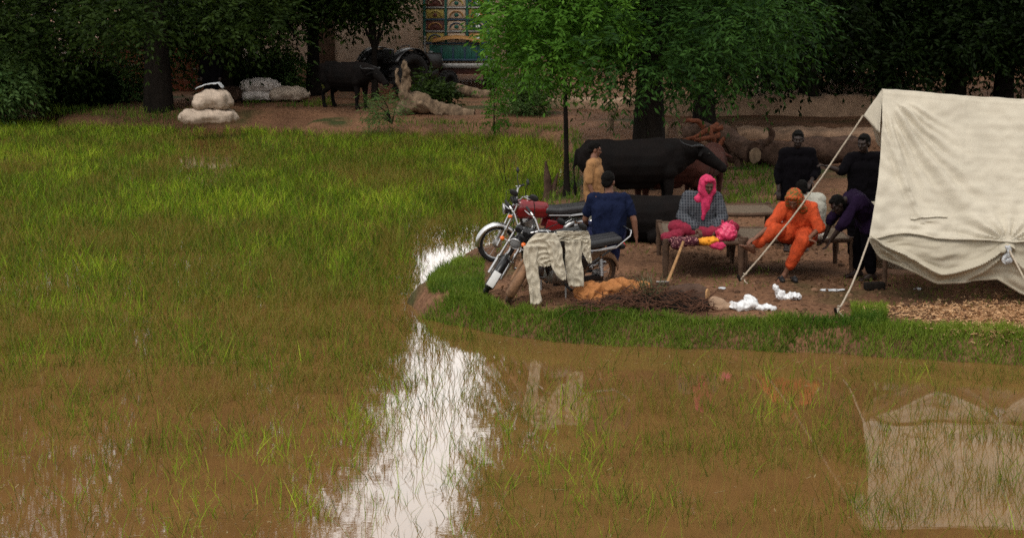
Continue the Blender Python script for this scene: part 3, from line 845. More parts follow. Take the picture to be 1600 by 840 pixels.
SIDES = ('l', 'r')
def person(label, loc, J, face, up=V3(0, 0, 1), skin='skin', sc=1., rz=0., fem=False, hands=None, group=None, hair='short', eyes=True):
    """J: joint positions relative to loc, in metres"""
    t = thing('person', label, 'person', loc, rz, group)
    mb = MB(); k = sc
    pe, ch, nk, hd = J['pelvis'], J['chest'], J['neck'], J['head']
    wsh = (J['l_sh'] - J['r_sh']).normalized()
    for w in (-.07, 0, .07):
        mb.cone(pe + wsh * w * k, ch + wsh * w * k * 1.25, .105 * k, .11 * k)
    mb.cone(J['l_sh'], J['r_sh'], .06 * k, .06 * k); mb.cone(ch, nk, .10 * k, .055 * k); mb.cone(nk, hd, .052 * k, .05 * k)
    mb.cone(J['l_hip'], J['r_hip'], .10 * k, .10 * k); mb.cone(pe, pe.lerp(ch, .3), .12 * k, .11 * k)
    for s in SIDES:
        mb.cone(ch, J[s + '_sh'], .085 * k, .058 * k)
        mb.cone(J[s + '_sh'], J[s + '_el'], .052 * k, .040 * k); mb.cone(J[s + '_el'], J[s + '_wr'], .041 * k, .026 * k)
        mb.cone(J[s + '_hip'], J[s + '_kn'], .088 * k, .056 * k)
        m_ = J[s + '_kn'].lerp(J[s + '_an'], .35)
        mb.cone(J[s + '_kn'], m_, .054 * k, .052 * k); mb.cone(m_, J[s + '_an'], .052 * k, .034 * k)
        foot(mb, J[s + '_an'], J[s + '_to'], k)
        hdir = (hands or {}).get(s) or ((J[s + '_wr'] - J[s + '_el']), V3(0, 0, -1), .6)
        hand(mb, J[s + '_wr'], hdir[0], hdir[1], k * .95, hdir[2], 1 if s == 'l' else -1)
    P, rot = head_parts(mb, hd, face, up, k)
    mb.blob('body', M[skin], t, .0085, 3)
    if eyes:
        for e in (-1, 1):
            q = MB(); q.ball(P(e * .030, .076, .004), .0105 * k, 8, 6); q.build('eye', M['eye'], t)
    if hair == 'short':
        q = MB(); q.ball(P(0, -.022, .036), (.084 * k, .094 * k, .094 * k), 18, 12, rot)
        q.ball(P(0, -.055, -.02), (.070 * k, .052 * k, .065 * k), 14, 10, rot); q.ball(P(0, .045, .085), (.055 * k, .036 * k, .026 * k), 12, 8, rot)
        q.blob('hair', M['hair'], t, .009, 2, .008, 45)
    t['_'] = 0; del t['_']
    return t, P, rot

def fold_fn(fr, amp, seed=0.):
    def f(p): return amp * math.sin(fr * (p[2] * .55 + p[0] * .9 + p[1] * .7) + 4 * mnoise.noise(Vector(p) * 5 + Vector((seed, 0, 0))))
    return f
def crease(sc, amp, seed=0., st=(1, 1, .5)):
    def f(p):
        q = Vector((p[0] * st[0], p[1] * st[1], p[2] * st[2])) * sc + Vector((seed, seed * .7, 0))
        w = mnoise.noise_vector(q * .6) * .5
        r1 = 1 - 2.4 * abs(mnoise.noise(q + w)); r2 = 1 - 2.4 * abs(mnoise.noise((q + w) * 2.3 + Vector((9, 3, 1))))
        return amp * (r1 * .7 + r2 * .3)
    return f
def shirt(t, J, m, sc=1., sleeve=1., hem=.28, loose=.022, name='shirt', extra=None):
    mb = MB(); k = sc
    pe, ch, nk = J['pelvis'], J['chest'], J['neck']; w_ = (J['l_sh'] - J['r_sh']).normalized(); L = loose
    for w in (-.075, 0, .075):
        mb.cone(pe + w_ * w * k, ch + w_ * w * k * 1.25, .115 * k + L, .115 * k + L)
    mb.cone(J['l_sh'], J['r_sh'], .06 * k + L, .06 * k + L)
    mb.cone(ch, ch.lerp(nk, .75), .10 * k + L, .062 * k + L * .4)
    for s in SIDES:
        mb.cone(ch, J[s + '_sh'], .085 * k + L, .058 * k + L)
        e = J[s + '_sh'].lerp(J[s + '_el'], min(1, sleeve * 2))
        mb.cone(J[s + '_sh'], e, .055 * k + L, .048 * k + L)
        if sleeve > .5: mb.cone(e, J[s + '_el'].lerp(J[s + '_wr'], (sleeve - .5) * 2), .048 * k + L, .036 * k + L)
        if hem: mb.cone(J[s + '_hip'], J[s + '_hip'].lerp(J[s + '_kn'], hem), .105 * k + L * 1.3, .10 * k + L * 1.4)
    mb.cone(J['l_hip'], J['r_hip'], .115 * k + L, .115 * k + L)
    if extra: extra(mb)
    return mb.blob(name, M[m], t, .010, 3, .005, 6, crease(8.5, .017, sc * 7 + loose * 100))
def trousers(t, J, m, sc=1., end=.9, loose=.025, name='trousers'):
    mb = MB(); k = sc; L = loose
    mb.cone(J['l_hip'], J['r_hip'], .108 * k + L * .6, .108 * k + L * .6)
    for s in SIDES:
        mb.cone(J[s + '_hip'], J[s + '_kn'], .095 * k + L, .066 * k + L)
        e = J[s + '_kn'].lerp(J[s + '_an'], end); mb.cone(J[s + '_kn'], e, .064 * k + L, .042 * k + L)
    return mb.blob(name, M[m], t, .010, 3, .005, 6, crease(9, .017, 5 + end * 9, (1, 1, .6)))

def standing(sc=1., **kw):
    J = dict(pelvis=V3(0, 0, .95), chest=V3(0, 0, 1.25), neck=V3(0, .01, 1.45), head=V3(0, -.02, 1.60), l_sh=V3(.185, 0, 1.40), r_sh=V3(-.185, 0, 1.40),
             l_el=V3(.25, .03, 1.12), r_el=V3(-.25, .03, 1.12), l_wr=V3(.26, -.06, .87), r_wr=V3(-.26, -.06, .87), l_hip=V3(.09, 0, .92), r_hip=V3(-.09, 0, .92),
             l_kn=V3(.11, -.03, .50), r_kn=V3(-.11, -.03, .50), l_an=V3(.12, .02, .085), r_an=V3(-.12, .02, .085), l_to=V3(.14, -.13, .025), r_to=V3(-.14, -.13, .025))
    J = {k: v * sc for k, v in J.items()}
    J.update(kw); return J

# positions of the two beds
BED_Y = 20.6
bedA = W(1100, 378, 20.75); bedB = W(1247, 378, 20.75)

# woman in the pink scarf, sitting on the bed with her legs folded
p = W(1096, 372, 21.15); base = V3(p.x, p.y, .76)
J = dict(pelvis=V3(-.02, .05, .11), chest=V3(-.01, .02, .38), neck=V3(.01, -.03, .53), head=V3(.05, -.10, .655), l_sh=V3(.17, -.01, .49), r_sh=V3(-.18, .02, .49),
         l_el=V3(.26, -.10, .25), r_el=V3(-.27, -.06, .25), l_wr=V3(.14, -.30, .14), r_wr=V3(-.10, -.30, .13), l_hip=V3(.09, .02, .10), r_hip=V3(-.09, .02, .10),
         l_kn=V3(.36, -.22, .13), r_kn=V3(-.36, -.20, .13), l_an=V3(-.02, -.36, .07), r_an=V3(.06, -.28, .07), l_to=V3(-.16, -.36, .04), r_to=V3(.20, -.30, .04))
t, P, rot = person('woman in bright pink headscarf and checked kurta sitting cross-legged on the bed', base, J, V3(.28, -.9, -.25), skin='skin_mid', sc=.95, fem=True, hair=None)
shirt(t, J, 'check', .95, .95, .5, .02, 'kurta')
trousers(t, J, 'maroon_cloth', .95, .9, .02)
q = MB(); q.ball(P(0, -.035, .035), (.094, .098, .098), 18, 12, rot); q.ball(P(0, -.045, -.05), (.10, .072, .10), 16, 10, rot)
q.cone(P(-.065, .02, -.07), P(.0, .03, -.16), .05, .055); q.cone(P(.065, .02, -.07), P(.0, .03, -.16), .05, .055)
q.cone(P(0, .02, -.17), P(.01, .06, -.30), .075, .055); q.cone(P(0.01, .06, -.30), P(.05, .10, -.44), .055, .02); q.cone(P(-.02, -.03, -.16), P(-.12, -.02, -.2), .07, .05); q.cone(P(.02, -.03, -.16), P(.10, -.02, -.2), .06, .05)
for k in (-1, 1): q.cone(P(k * .078, .025, .045), P(k * .072, .045, -.06), .026, .03)
q.cone(P(-.05, .06, .098), P(.05, .06, .098), .024, .024)
q.blob('headscarf', M['pink_scarf'], t, .008, 3, .004, 16, crease(13, .011, 2, (1, 1, .45)))

# woman in orange, seated on the edge of the bed, one foot drawn up
p = W(1250, 374, 20.55); base = V3(p.x, p.y, .76)
def rl(px, py, Y): return W(px, py, Y) - base
J = dict(pelvis=V3(.03, .06, .12), chest=V3(-.03, -.06, .37), neck=V3(-.07, -.14, .50), head=V3(-.13, -.24, .57), l_sh=V3(.11, -.10, .46), r_sh=V3(-.23, -.08, .45),
         l_el=V3(.19, -.26, .22), r_el=V3(-.40, -.22, .25), l_wr=V3(.02, -.40, .10), r_wr=rl(1180, 372, 20.2), l_hip=V3(.10, .02, .10), r_hip=V3(-.09, .02, .11),
         l_kn=V3(-.03, -.36, .08), r_kn=V3(-.36, -.26, .20), l_an=rl(1226, 418, 20.28), r_an=rl(1174, 388, 20.3), l_to=rl(1214, 436, 20.12), r_to=rl(1160, 384, 20.22))
J['l_an'].z = -.36; J['l_to'].z = -.43
t, P, rot = person('woman in bright orange clothes sitting on the bed edge, head bowed', base, J, V3(-.35, -.75, -.55), skin='skin', sc=.92, fem=True, hair=None,
                   hands={'l': (V3(.9, -.3, -.1), V3(0, 0, -1), .7), 'r': (V3(-.8, -.2, -.45), V3(.2, .3, -.9), .5)})
shirt(t, J, 'orange_cloth', .92, .55, .5, .022, 'kurta')
trousers(t, J, 'orange_cloth', .92, .70, .024)
q = MB(); q.ball(P(0, -.035, .035), (.096, .10, .10), 18, 12, rot); q.ball(P(0, -.06, -.05), (.10, .075, .10), 16, 10, rot)
for k in (-1, 1):
    q.cone(P(k * .080, .02, .045), P(k * .078, .02, -.08), .028, .04); q.cone(P(k * .078, .0, -.08), P(k * .10, -.02, -.18), .04, .05)
q.cone(P(-.05, .065, .095), P(.05, .065, .095), .026, .026); q.cone(P(0, -.10, -.06), J['chest'] + V3(.06, .15, .02), .09, .10); q.cone(J['chest'] + V3(.06, .15, .02), J['pelvis'] + V3(.06, .15, .02), .10, .07)
q.blob('headscarf', M['orange_scarf'], t, .008, 3, .004, 16, crease(13, .011, 2, (1, 1, .45)))
sp = MB(); 
for dx in (-.035, 0, .035): sp.cone(J['l_to'] + V3(dx, 0, -.03), J['l_an'] + V3(dx * .8, .03, -.055), .018, .018)
sp.blob('sandal', M['leaf_grey'] if False else M['black_plastic'], t, .008, 2)

# person in pale clothes behind her, back turned
p = W(1258, 374, 21.15); base = V3(p.x, p.y, .76)
J = dict(pelvis=V3(.03, 0, .11), chest=V3(.03, -.02, .36), neck=V3(-.02, -.02, .51), head=V3(-.07, -.01, .60), l_sh=V3(.16, -.02, .46), r_sh=V3(-.16, .0, .46), l_el=V3(.20, .12, .22), r_el=V3(-.22, .10, .24),
         l_wr=V3(.10, .30, .12), r_wr=V3(-.12, .3, .12), l_hip=V3(.1, .02, .1), r_hip=V3(-.09, .02, .1), l_kn=V3(.22, .38, .14), r_kn=V3(-.20, .38, .14), l_an=V3(-.05, .5, .07), r_an=V3(.06, .42, .07), l_to=V3(-.18, .50, .04), r_to=V3(.18, .42, .04))
t, P, rot = person('person in pale speckled clothes with back turned behind the orange woman', base, J, V3(-.3, .9, -.3), skin='skin', sc=.9, hair='short')
shirt(t, J, 'pale_cloth', .9, .95, .4, .03, 'kurta'); trousers(t, J, 'white_cloth', .9)

# dark man standing behind the bed
p = W(1241, 400, 22.7); base = V3(p.x, p.y, zl(p.x, p.y))
J = standing(.96); J['l_wr'] = V3(.16, -.2, .98); J['l_el'] = V3(.26, -.02, 1.08)
t, P, rot = person('dark man in black clothes with arms hanging, standing behind the bed', base, J, V3(-.15, -.95, -.1), skin='skin_dark', sc=.97)
shirt(t, J, 'black_cloth', .97, .75, .5, .014, 'kurta'); trousers(t, J, 'black_cloth', .97)

# man bending over the end of the bed
p = W(1349, 440, 20.35); base = V3(p.x, p.y, zl(p.x, p.y))
J = dict(pelvis=V3(.06, .10, .78), chest=V3(-.13, -.02, .99), neck=V3(-.27, -.08, 1.02), head=V3(-.38, -.13, .97), l_sh=V3(-.16, -.17, .97), r_sh=V3(-.20, .12, 1.02), l_el=V3(-.33, -.22, .73), r_el=V3(-.40, .10, .76),
         l_wr=V3(-.46, -.14, .52), r_wr=V3(-.48, .10, .53), l_hip=V3(.06, .0, .76), r_hip=V3(.05, .18, .77), l_kn=V3(.03, -.04, .42), r_kn=V3(-.02, .2, .42), l_an=V3(.10, -.02, .085), r_an=V3(-.02, .22, .085), l_to=V3(-.04, -.07, .025), r_to=V3(-.17, .18, .025))
t, P, rot = person('dark person in purple top bending over the bed end beside the tent', base, J, V3(-.75, -.25, -.6), V3(-.5, 0, .8), skin='skin_dark', sc=.95,
                   hands={'l': (V3(-.4, .1, -.8), V3(-.6, 0, .3), .5), 'r': (V3(-.4, 0, -.8), V3(-.6, 0, .3), .5)})
shirt(t, J, 'purple_cloth', .95, .6, .3, .016, 'kurta'); trousers(t, J, 'black_cloth', .95, .8, .02)

# dark man at the tent corner, reaching out one arm
p = W(1345, 405, 22.0); base = V3(p.x, p.y, zl(p.x, p.y))
J = standing(.98); J['r_el'] = V3(-.32, -.10, 1.20); J['r_wr'] = V3(-.53, -.16, 1.27); J['head'] = V3(-.03, -.05, 1.57)
t, P, rot = person('dark man in black standing against the tent corner with one arm out', base, J, V3(-.6, -.75, -.15), skin='skin_dark', sc=.98)
shirt(t, J, 'black_cloth', .98, .55, .4, .014, 'kurta'); trousers(t, J, 'black_cloth', .98)

# boy in tan
p = W(927, 385, 22.6); base = V3(p.x, p.y, zl(p.x, p.y))
J = standing(.86); J['head'] = V3(.05, -.0, 1.385)
J = {k: (Matrix.Rotation(R(75), 3, 'Z') @ v) for k, v in J.items()}
t, P, rot = person('boy in tan shirt standing beside the buffalo behind the seated man', base, J, V3(.95, .15, -.2), skin='skin', sc=.88)
shirt(t, J, 'tan', .88, .45, .35, .012, 'kurta'); trousers(t, J, 'pale_cloth', .88, .9, .012)

# figure far off by the stacked sacks
p = on(331, 168); J = standing(.98)
t, P, rot = person('far dark figure standing in tree shade behind the stacked sacks', p, J, V3(.3, -.95, -.1), skin='skin_dark', sc=.98)
shirt(t, J, 'black_cloth', .98, .9, .5, .03, 'kurta'); trousers(t, J, 'black_cloth', .98)

# ================================================================== MOTORCYCLES
def wheel(parent, c, name, tyre_m, yax=V3(0, 1, 0), Mx=None, r=.285):
    def B(mb, nm, m, par):
        if Mx: mb.xf(Mx)
        return mb.build(nm, M[m], par)
    hub = MB(); hub.tube([c - yax * .05, c - yax * .035, c + yax * .035, c + yax * .05], [.03, .062, .062, .03], 16); hub.tube([c - yax * .085, c + yax * .085], .010, 8)
    w = B(hub, name, 'steel', parent)
    ty = MB(); ty.ring(c, yax, r - .036, .036, 36, 10); B(ty, 'tyre', tyre_m, w)
    rm = MB(); rm.ring(c, yax, r - .070, .014, 36, 8, 1.6); B(rm, 'rim', 'chrome' if tyre_m == 'tyre' else 'mud_paint', w)
    sp = MB()
    u = V3(1, 0, 0); v = yax.cross(u)
    for i in range(18):
        a = 2 * PI * i / 18; b_ = a + (.35 if i % 2 else -.35)
        sp.tube([c + yax * (.03 if i % 2 else -.03) + (u * math.cos(a) + v * math.sin(a)) * .055, c + (u * math.cos(b_) + v * math.sin(b_)) * (r - .075)], .0028, 4)
    B(sp, 'spokes', 'steel', w)
    return w

def motorcycle(label, loc, heading, lean, steer, tank='black_paint', fender='chrome', tyre='tyre', plate=False, headlamp=True, panel='black_paint'):
    t = thing('motorcycle', label, 'motorcycle', loc, 0, 'motorcycles parked on the bank')
    t.rotation_euler = (-lean, 0, heading); t.scale = (.93,) * 3
    FA = V3(.62, 0, .285); RA = V3(-.60, 0, .285)
    ax0 = V3(.57, 0, .40); ax1 = V3(.36, 0, .86); axis = (ax1 - ax0).normalized()
    Ms = Matrix.Translation(ax1) @ Matrix.Rotation(steer, 4, axis) @ Matrix.Translation(-ax1)
    def FB(mb, nm, m, par=None): mb.xf(Ms); return mb.build(nm, M[m], par or t)
    # front end
    wheel(t, FA, 'front_wheel', tyre, Mx=Ms)
    f = MB()
    for s in (-1, 1):
        y = s * .085
        f.tube([V3(.625, y, .275), V3(.52, y, .50)], [.026, .026], 10); f.tube([V3(.52, y, .50), V3(.355, y, .88)], [.017, .017], 10)
        f.tube([V3(.53, y, .46), V3(.515, y, .52)], [.030, .030], 10)
    f.box(V3(.43, 0, .72), (.05, .2, .03), Matrix.Rotation(R(-24), 3, 'Y'), .008); f.box(V3(.36, 0, .875), (.06, .2, .028), Matrix.Rotation(R(-24), 3, 'Y'), .008)
    FB(f, 'front_fork', 'chrome' if tyre == 'tyre' else 'mud_paint')
    fd = MB()
    def fen(u, v):
        a = R(-8) + u * R(150); rr = .315; y = (v - .5) * .12
        return FA + V3(rr * math.cos(a) * 1., y, rr * math.sin(a)) - V3(math.cos(a), 0, math.sin(a)) * (.9 * (v - .5) ** 2 * .25)
    fd.grid(fen, 24, 6); fo = FB(fd, 'front_fender', fender)
    k = fo.modifiers.new('thickness', 'SOLIDIFY'); k.thickness = .005; k.offset = 0
    if plate:
        pl = MB(); pl.box(FA + V3(.325, 0, .155), (.012, .10, .21), Matrix.Rotation(R(-24), 3, 'Y'), .004)
        FB(pl, 'number_plate', 'white_paint')
    if headlamp:
        hl = MB(); c = V3(.50, 0, .80)
        prof = [(-.09, .03), (-.065, .058), (-.02, .072), (.03, .077), (.04, .077)]
        hl.tube([c + V3(a, 0, a * -.12) for a, _ in prof], [r for _, r in prof], 20, True); h = FB(hl, 'headlight', 'black_paint')
        ri = MB(); ri.ring(c + V3(.042, 0, -.005), V3(1, 0, -.12), .075, .008, 26, 8); FB(ri, 'bezel', 'chrome', h)
        le = MB(); le.ball(c + V3(.036, 0, -.004), (.022, .071, .071), 18, 10); FB(le, 'lens', 'glass_lens', h)
        for s in (-1, 1):
            it = MB(); it.tube([c + V3(-.03, s * .07, -.07), c + V3(-.03, s * .15, -.07)], .008, 8); q = FB(it, 'indicator', 'chrome', t)
            il = MB(); il.ball(c + V3(-.02, s * .175, -.07), (.034, .032, .026), 12, 8); FB(il, 'indicator_lens', 'orange_lens', q)
    sm = MB()
    for s in (-1, 1): sm.tube([V3(.40, s * .055, .89), V3(.385, s * .055, .93), V3(.43, s * .055, .925)], [.045, .05, .042], 14)
    FB(sm, 'speedometer', 'black_plastic')
    hb = MB()
    for s in (-1, 1):
        hb.tube([V3(.36, s * .03, .90), V3(.34, s * .10, .93), V3(.31, s * .20, 1.02), V3(.27, s * .28, 1.05), V3(.20, s * .36, 1.045)], .0125, 9)
    hb.tube([V3(.36, -.03, .90), V3(.36, .03, .90)], .0125, 9)
    h = FB(hb, 'handlebar', 'chrome')
    for s in (-1, 1):
        gr = MB(); gr.tube([V3(.25, s * .305, 1.05), V3(.18, s * .39, 1.043)], [.018, .017], 10); FB(gr, 'grip', 'black_plastic', h)
        lv = MB(); lv.tube([V3(.29, s * .25, 1.055), V3(.31, s * .30, 1.05), V3(.255, s * .385, 1.035)], [.008, .007, .005], 6); FB(lv, 'lever', 'chrome', h)
        mr = MB(); mr.tube([V3(.28, s * .24, 1.05), V3(.30, s * .28, 1.16), V3(.29, s * .33, 1.23)], .006, 7)
        mr.ball(V3(.285, s * .35, 1.275), (.018, .060, .045), 14, 9); FB(mr, 'mirror', 'black_plastic', h)
    cb = MB()
    for s in (-1, 1): cb.tube([V3(.28, s * .24, 1.04), V3(.48, s * .16, 1.02), V3(.50, s * .06, .86), V3(.40, s * .04, .66)], .005, 5)
    FB(cb, 'cable', 'black_plastic')
    # frame and engine
    fr = MB()
    fr.tube([V3(.36, 0, .84), V3(.30, 0, .70), V3(.22, 0, .45), V3(.12, 0, .24)], .022, 9); fr.tube([V3(.36, 0, .82), V3(.1, 0, .72), V3(-.2, 0, .66), V3(-.62, 0, .68)], .022, 9)
    for s in (-1, 1):
        fr.tube([V3(.12, s * .07, .24), V3(-.18, s * .09, .24), V3(-.24, s * .09, .45), V3(-.2, s * .08, .66)], .015, 8)
        fr.tube([V3(-.18, s * .10, .28), V3(-.60, s * .10, .285)], .020, 8)
        fr.tube([V3(-.24, s * .10, .42), V3(-.70, s * .11, .70)], .012, 8)
    fr.build('frame', M['black_paint'], t)
    en = MB(); en.box(V3(.02, 0, .36), (.34, .22, .20), None, .04); en.tube([V3(.10, 0, .44), V3(.17, 0, .62)], .075, 14)
    for k in range(6): q = k / 5; c = V3(.10, 0, .45).lerp(V3(.17, 0, .62), q); en.tube([c, c + V3(.006, 0, .012)], .10, 14)
    en.ball(V3(.0, .11, .34), (.11, .035, .10), 14, 8); en.ball(V3(.0, -.11, .34), (.11, .035, .10), 14, 8)
    en.build('engine', M['steel'], t)
    exh = MB(); exh.tube([V3(.20, -.05, .60), V3(.30, -.09, .50), V3(.26, -.12, .28), V3(.05, -.15, .20), V3(-.25, -.17, .26), V3(-.35, -.17, .28), V3(-.85, -.17, .36)], [.020, .020, .020, .022, .03, .045, .040], 12)
    exh.build('exhaust', M['chrome'], t)
    for s in (-1, 1):
        sh = MB(); sh.tube([V3(-.58, s * .12, .30), V3(-.50, s * .12, .62)], .014, 8)
        for k in range(9): c = V3(-.575, s * .12, .34).lerp(V3(-.515, s * .12, .56), k / 8); sh.ring(c, V3(.18, 0, 1), .026, .006, 14, 6)
        sh.build('shock_absorber', M['chrome'], t)
        pn = MB(); pn.box(V3(-.20, s * .115, .54), (.26, .03, .17), Matrix.Rotation(R(-12), 3, 'Y'), .014); pn.build('side_panel', M[panel], t)
    for s in (-1, 1):
        fp = MB(); fp.tube([V3(-.02, s * .10, .26), V3(-.02, s * .28, .25)], .017, 8); fp.build('foot_peg', M['black_plastic'], t)
    ks = MB(); ks.tube([V3(-.05, .10, .24), V3(-.02, .20, .08), V3(.02, .25, .02)], .011, 7); ks.build('side_stand', M['steel'], t)
    # tank, seat, rear
    tk = MB()
    for z, w in ((.74, .10), (.80, .115), (.84, .10)):
        tk.cone(V3(.29, 0, z), V3(-.06, 0, z - .03), w, w * .72)
    tk.blob('fuel_tank', M[tank], t, .011, 6)
    cp = MB(); cp.tube([V3(.17, 0, .925), V3(.17, 0, .955)], [.035, .03], 14); cp.build('fuel_cap', M['chrome'], t)
    se = MB(); se.cone(V3(-.06, .0, .78), V3(-.28, 0, .75), .06, .075); 
    for y in (-.06, 0, .06): se.cone(V3(-.10, y * .8, .765), V3(-.30, y * 1.1, .75), .050, .058); se.cone(V3(-.30, y * 1.1, .755), V3(-.78, y, .79), .058, .050)
    se.blob('seat', M['seat_vinyl'], t, .011, 5)
    tr = MB(); tr.tube([V3(-.10, .125, .715), V3(-.4, .135, .705), V3(-.78, .115, .735), V3(-.83, 0, .74), V3(-.78, -.115, .735), V3(-.4, -.135, .705), V3(-.10, -.125, .715)], .008, 6); tr.build('seat_trim', M['chrome'], t)
    gr = MB(); gr.tube([V3(-.42, .14, .70), V3(-.70, .15, .72), V3(-.90, .14, .86), V3(-.95, .08, .90), V3(-.95, -.08, .90), V3(-.90, -.14, .86), V3(-.70, -.15, .72), V3(-.42, -.14, .70)], .011, 8); gr.build('grab_rail', M['chrome'], t)
    wheel(t, RA, 'rear_wheel', tyre)
    rf = MB()
    def rfen(u, v):
        a = R(20) + u * R(150); rr = .33; y = (v - .5) * .13
        return RA + V3(-rr * math.cos(a - R(8)), y, rr * math.sin(a - R(8))) - V3(-math.cos(a), 0, math.sin(a)) * ((v - .5) ** 2 * .25)
    rf.grid(rfen, 22, 6); rf.build('rear_fender', M[fender if fender != 'white_paint' else 'black_paint'], t, solid=.005)
    tl = MB(); tl.box(V3(-.90, 0, .66), (.08, .10, .07), None, .018); q = tl.build('tail_light', M['black_plastic'], t)
    tl2 = MB(); tl2.ball(V3(-.935, 0, .665), (.025, .045, .032), 12, 8); tl2.build('tail_lens', M['red_lens'], q)
    ch = MB(); ch.box(V3(-.38, .10, .285), (.50, .03, .09), None, .02); ch.build('chain_case', M['black_paint'], t)
    return t
HD = R(180 + 33)
def bike_at(px, py, heading, back=.62):
    p = on(px, py); d = V3(math.cos(heading), math.sin(heading), 0)
    c = p - d * back
    return V3(c.x, c.y, zl(p.x, p.y) - .005)
b3 = bike_at(799, 474, HD); b2 = bike_at(763, 460, HD + R(3)); b1 = bike_at(770, 409, R(180 + 17))
motorcycle('muddy dark motorcycle with washing draped over it and a man on its seat', b3, HD, R(17), R(44), 'black_paint', 'mud_paint', 'mud_tyre', headlamp=True)
motorcycle('black motorcycle with chrome front fork and white front plate beside the muddy one', b2, HD + R(3), R(20), R(46), 'black_paint', 'black_paint', 'tyre', plate=True)
motorcycle('red tanked motorcycle with chrome front fender, farthest of the three', b1, R(180 + 17), R(10), R(-6), 'red_paint', 'chrome', 'tyre', panel='red_paint')

# man in navy sitting sideways on the muddy motorcycle, back to the camera
d3 = V3(math.cos(HD), math.sin(HD), 0)
p = W(951, 374, b3.y + .42); base = V3(p.x, p.y, p.z)
J = dict(pelvis=V3(0, 0, .10), chest=V3(.0, -.01, .38), neck=V3(.0, .01, .57), head=V3(-.01, .04, .70), l_sh=V3(.20, 0, .50), r_sh=V3(-.20, 0, .50), l_el=V3(.30, -.04, .24), r_el=V3(-.28, .06, .24),
         l_wr=V3(.33, -.04, .03), r_wr=V3(-.26, .24, .12), l_hip=V3(.09, .04, .08), r_hip=V3(-.09, .04, .08), l_kn=V3(.10, .42, .06), r_kn=V3(-.24, .36, .07), l_an=V3(.08, .46, -.36), r_an=V3(-.26, .42, -.36), l_to=V3(.08, .60, -.42), r_to=V3(-.27, .56, -.42))
t, P, rot = person('man in navy shirt seen from behind sitting on the muddy motorcycle', base, J, V3(.35, .9, -.2), skin='skin', sc=.98,
                   hands={'l': (V3(.1, .05, -.9), V3(-.8, .2, 0), .9)})
shirt(t, J, 'navy', .98, .33, .2, .008); trousers(t, J, 'navy_trouser', 1.02)

# washing hung over the front motorcycle
def cloth(name, label, pieces, m, group=None):
    """pieces: ((row y, left x, right x), ...), distance, seed: a hanging strip with folds, its own depth and thickness"""
    mb = MB(); 
    c0 = None
    for rows, Y, seed in pieces:
        ys = [r[0] for r in rows]
        def fn(u, v):
            yy = ys[0] + v * (ys[-1] - ys[0])
            l = np.interp(yy, ys, [r[1] for r in rows]); r_ = np.interp(yy, ys, [r[2] for r in rows])
            l += 2.0 * mnoise.noise(Vector((yy * .06, seed, 0))); r_ += 2.0 * mnoise.noise(Vector((yy * .06, seed + 5, 0)))
            w = r_ - l
            q_ = u * max(1.5, w / 13) + .35 * mnoise.noise(Vector((v * 4, seed, 1)))
            dz = -.018 * (1 - 2 * abs((q_ + seed) % 1 - .5)) * (.4 + .6 * v) - .022 * (1 - 2.2 * abs(mnoise.noise(Vector((u * 3.2 + v, v * 5, seed)))))
            dz -= .03 * math.sin(PI * u) * (1 - v) ** 2
            yy += 2.2 * mnoise.noise(Vector((u * 4, seed, 8))) * v
            return W(l + u * w, yy, Y + dz)
        mb.grid(fn, 30, 44)
    o = Vector(mb.v[0])
    mb.v = [tuple(Vector(q) - o) for q in mb.v]
    ob = mb.build(name, M[m], None, solid=.005); ob.location = o
    tag(ob, label, 'washing', group); return ob
Yc = b3.y - .60
cloth('draped_shirt', 'cream shirt with long sleeve hanging over the motorcycle handlebar', [
    ([(364, 838, 868), (374, 828, 874), (388, 818, 878), (402, 817, 879), (410, 826, 868), (416, 842, 856)], Yc, 1.),
    ([(384, 818, 842), (410, 819, 840), (440, 825, 843), (470, 829, 846), (476, 830, 842)], Yc - .02, 2.3),
    ([(376, 852, 874), (400, 858, 879), (420, 863, 883), (430, 869, 884), (437, 877, 884)], Yc - .03, 3.7)], 'cream_cloth', 'washing draped over the motorcycle')
cloth('draped_trousers', 'cream trousers folded over the motorcycle beside the shirt', [
    ([(361, 870, 918), (368, 870, 922), (377, 872, 923)], Yc + .16, 5.),
    ([(376, 882, 908), (400, 883, 909), (430, 885, 912), (447, 889, 912)], Yc + .13, 6.1),
    ([(374, 907, 922), (390, 909, 923), (404, 915, 924), (411, 918, 924)], Yc + .15, 7.4)], 'cream_cloth', 'washing draped over the motorcycle')
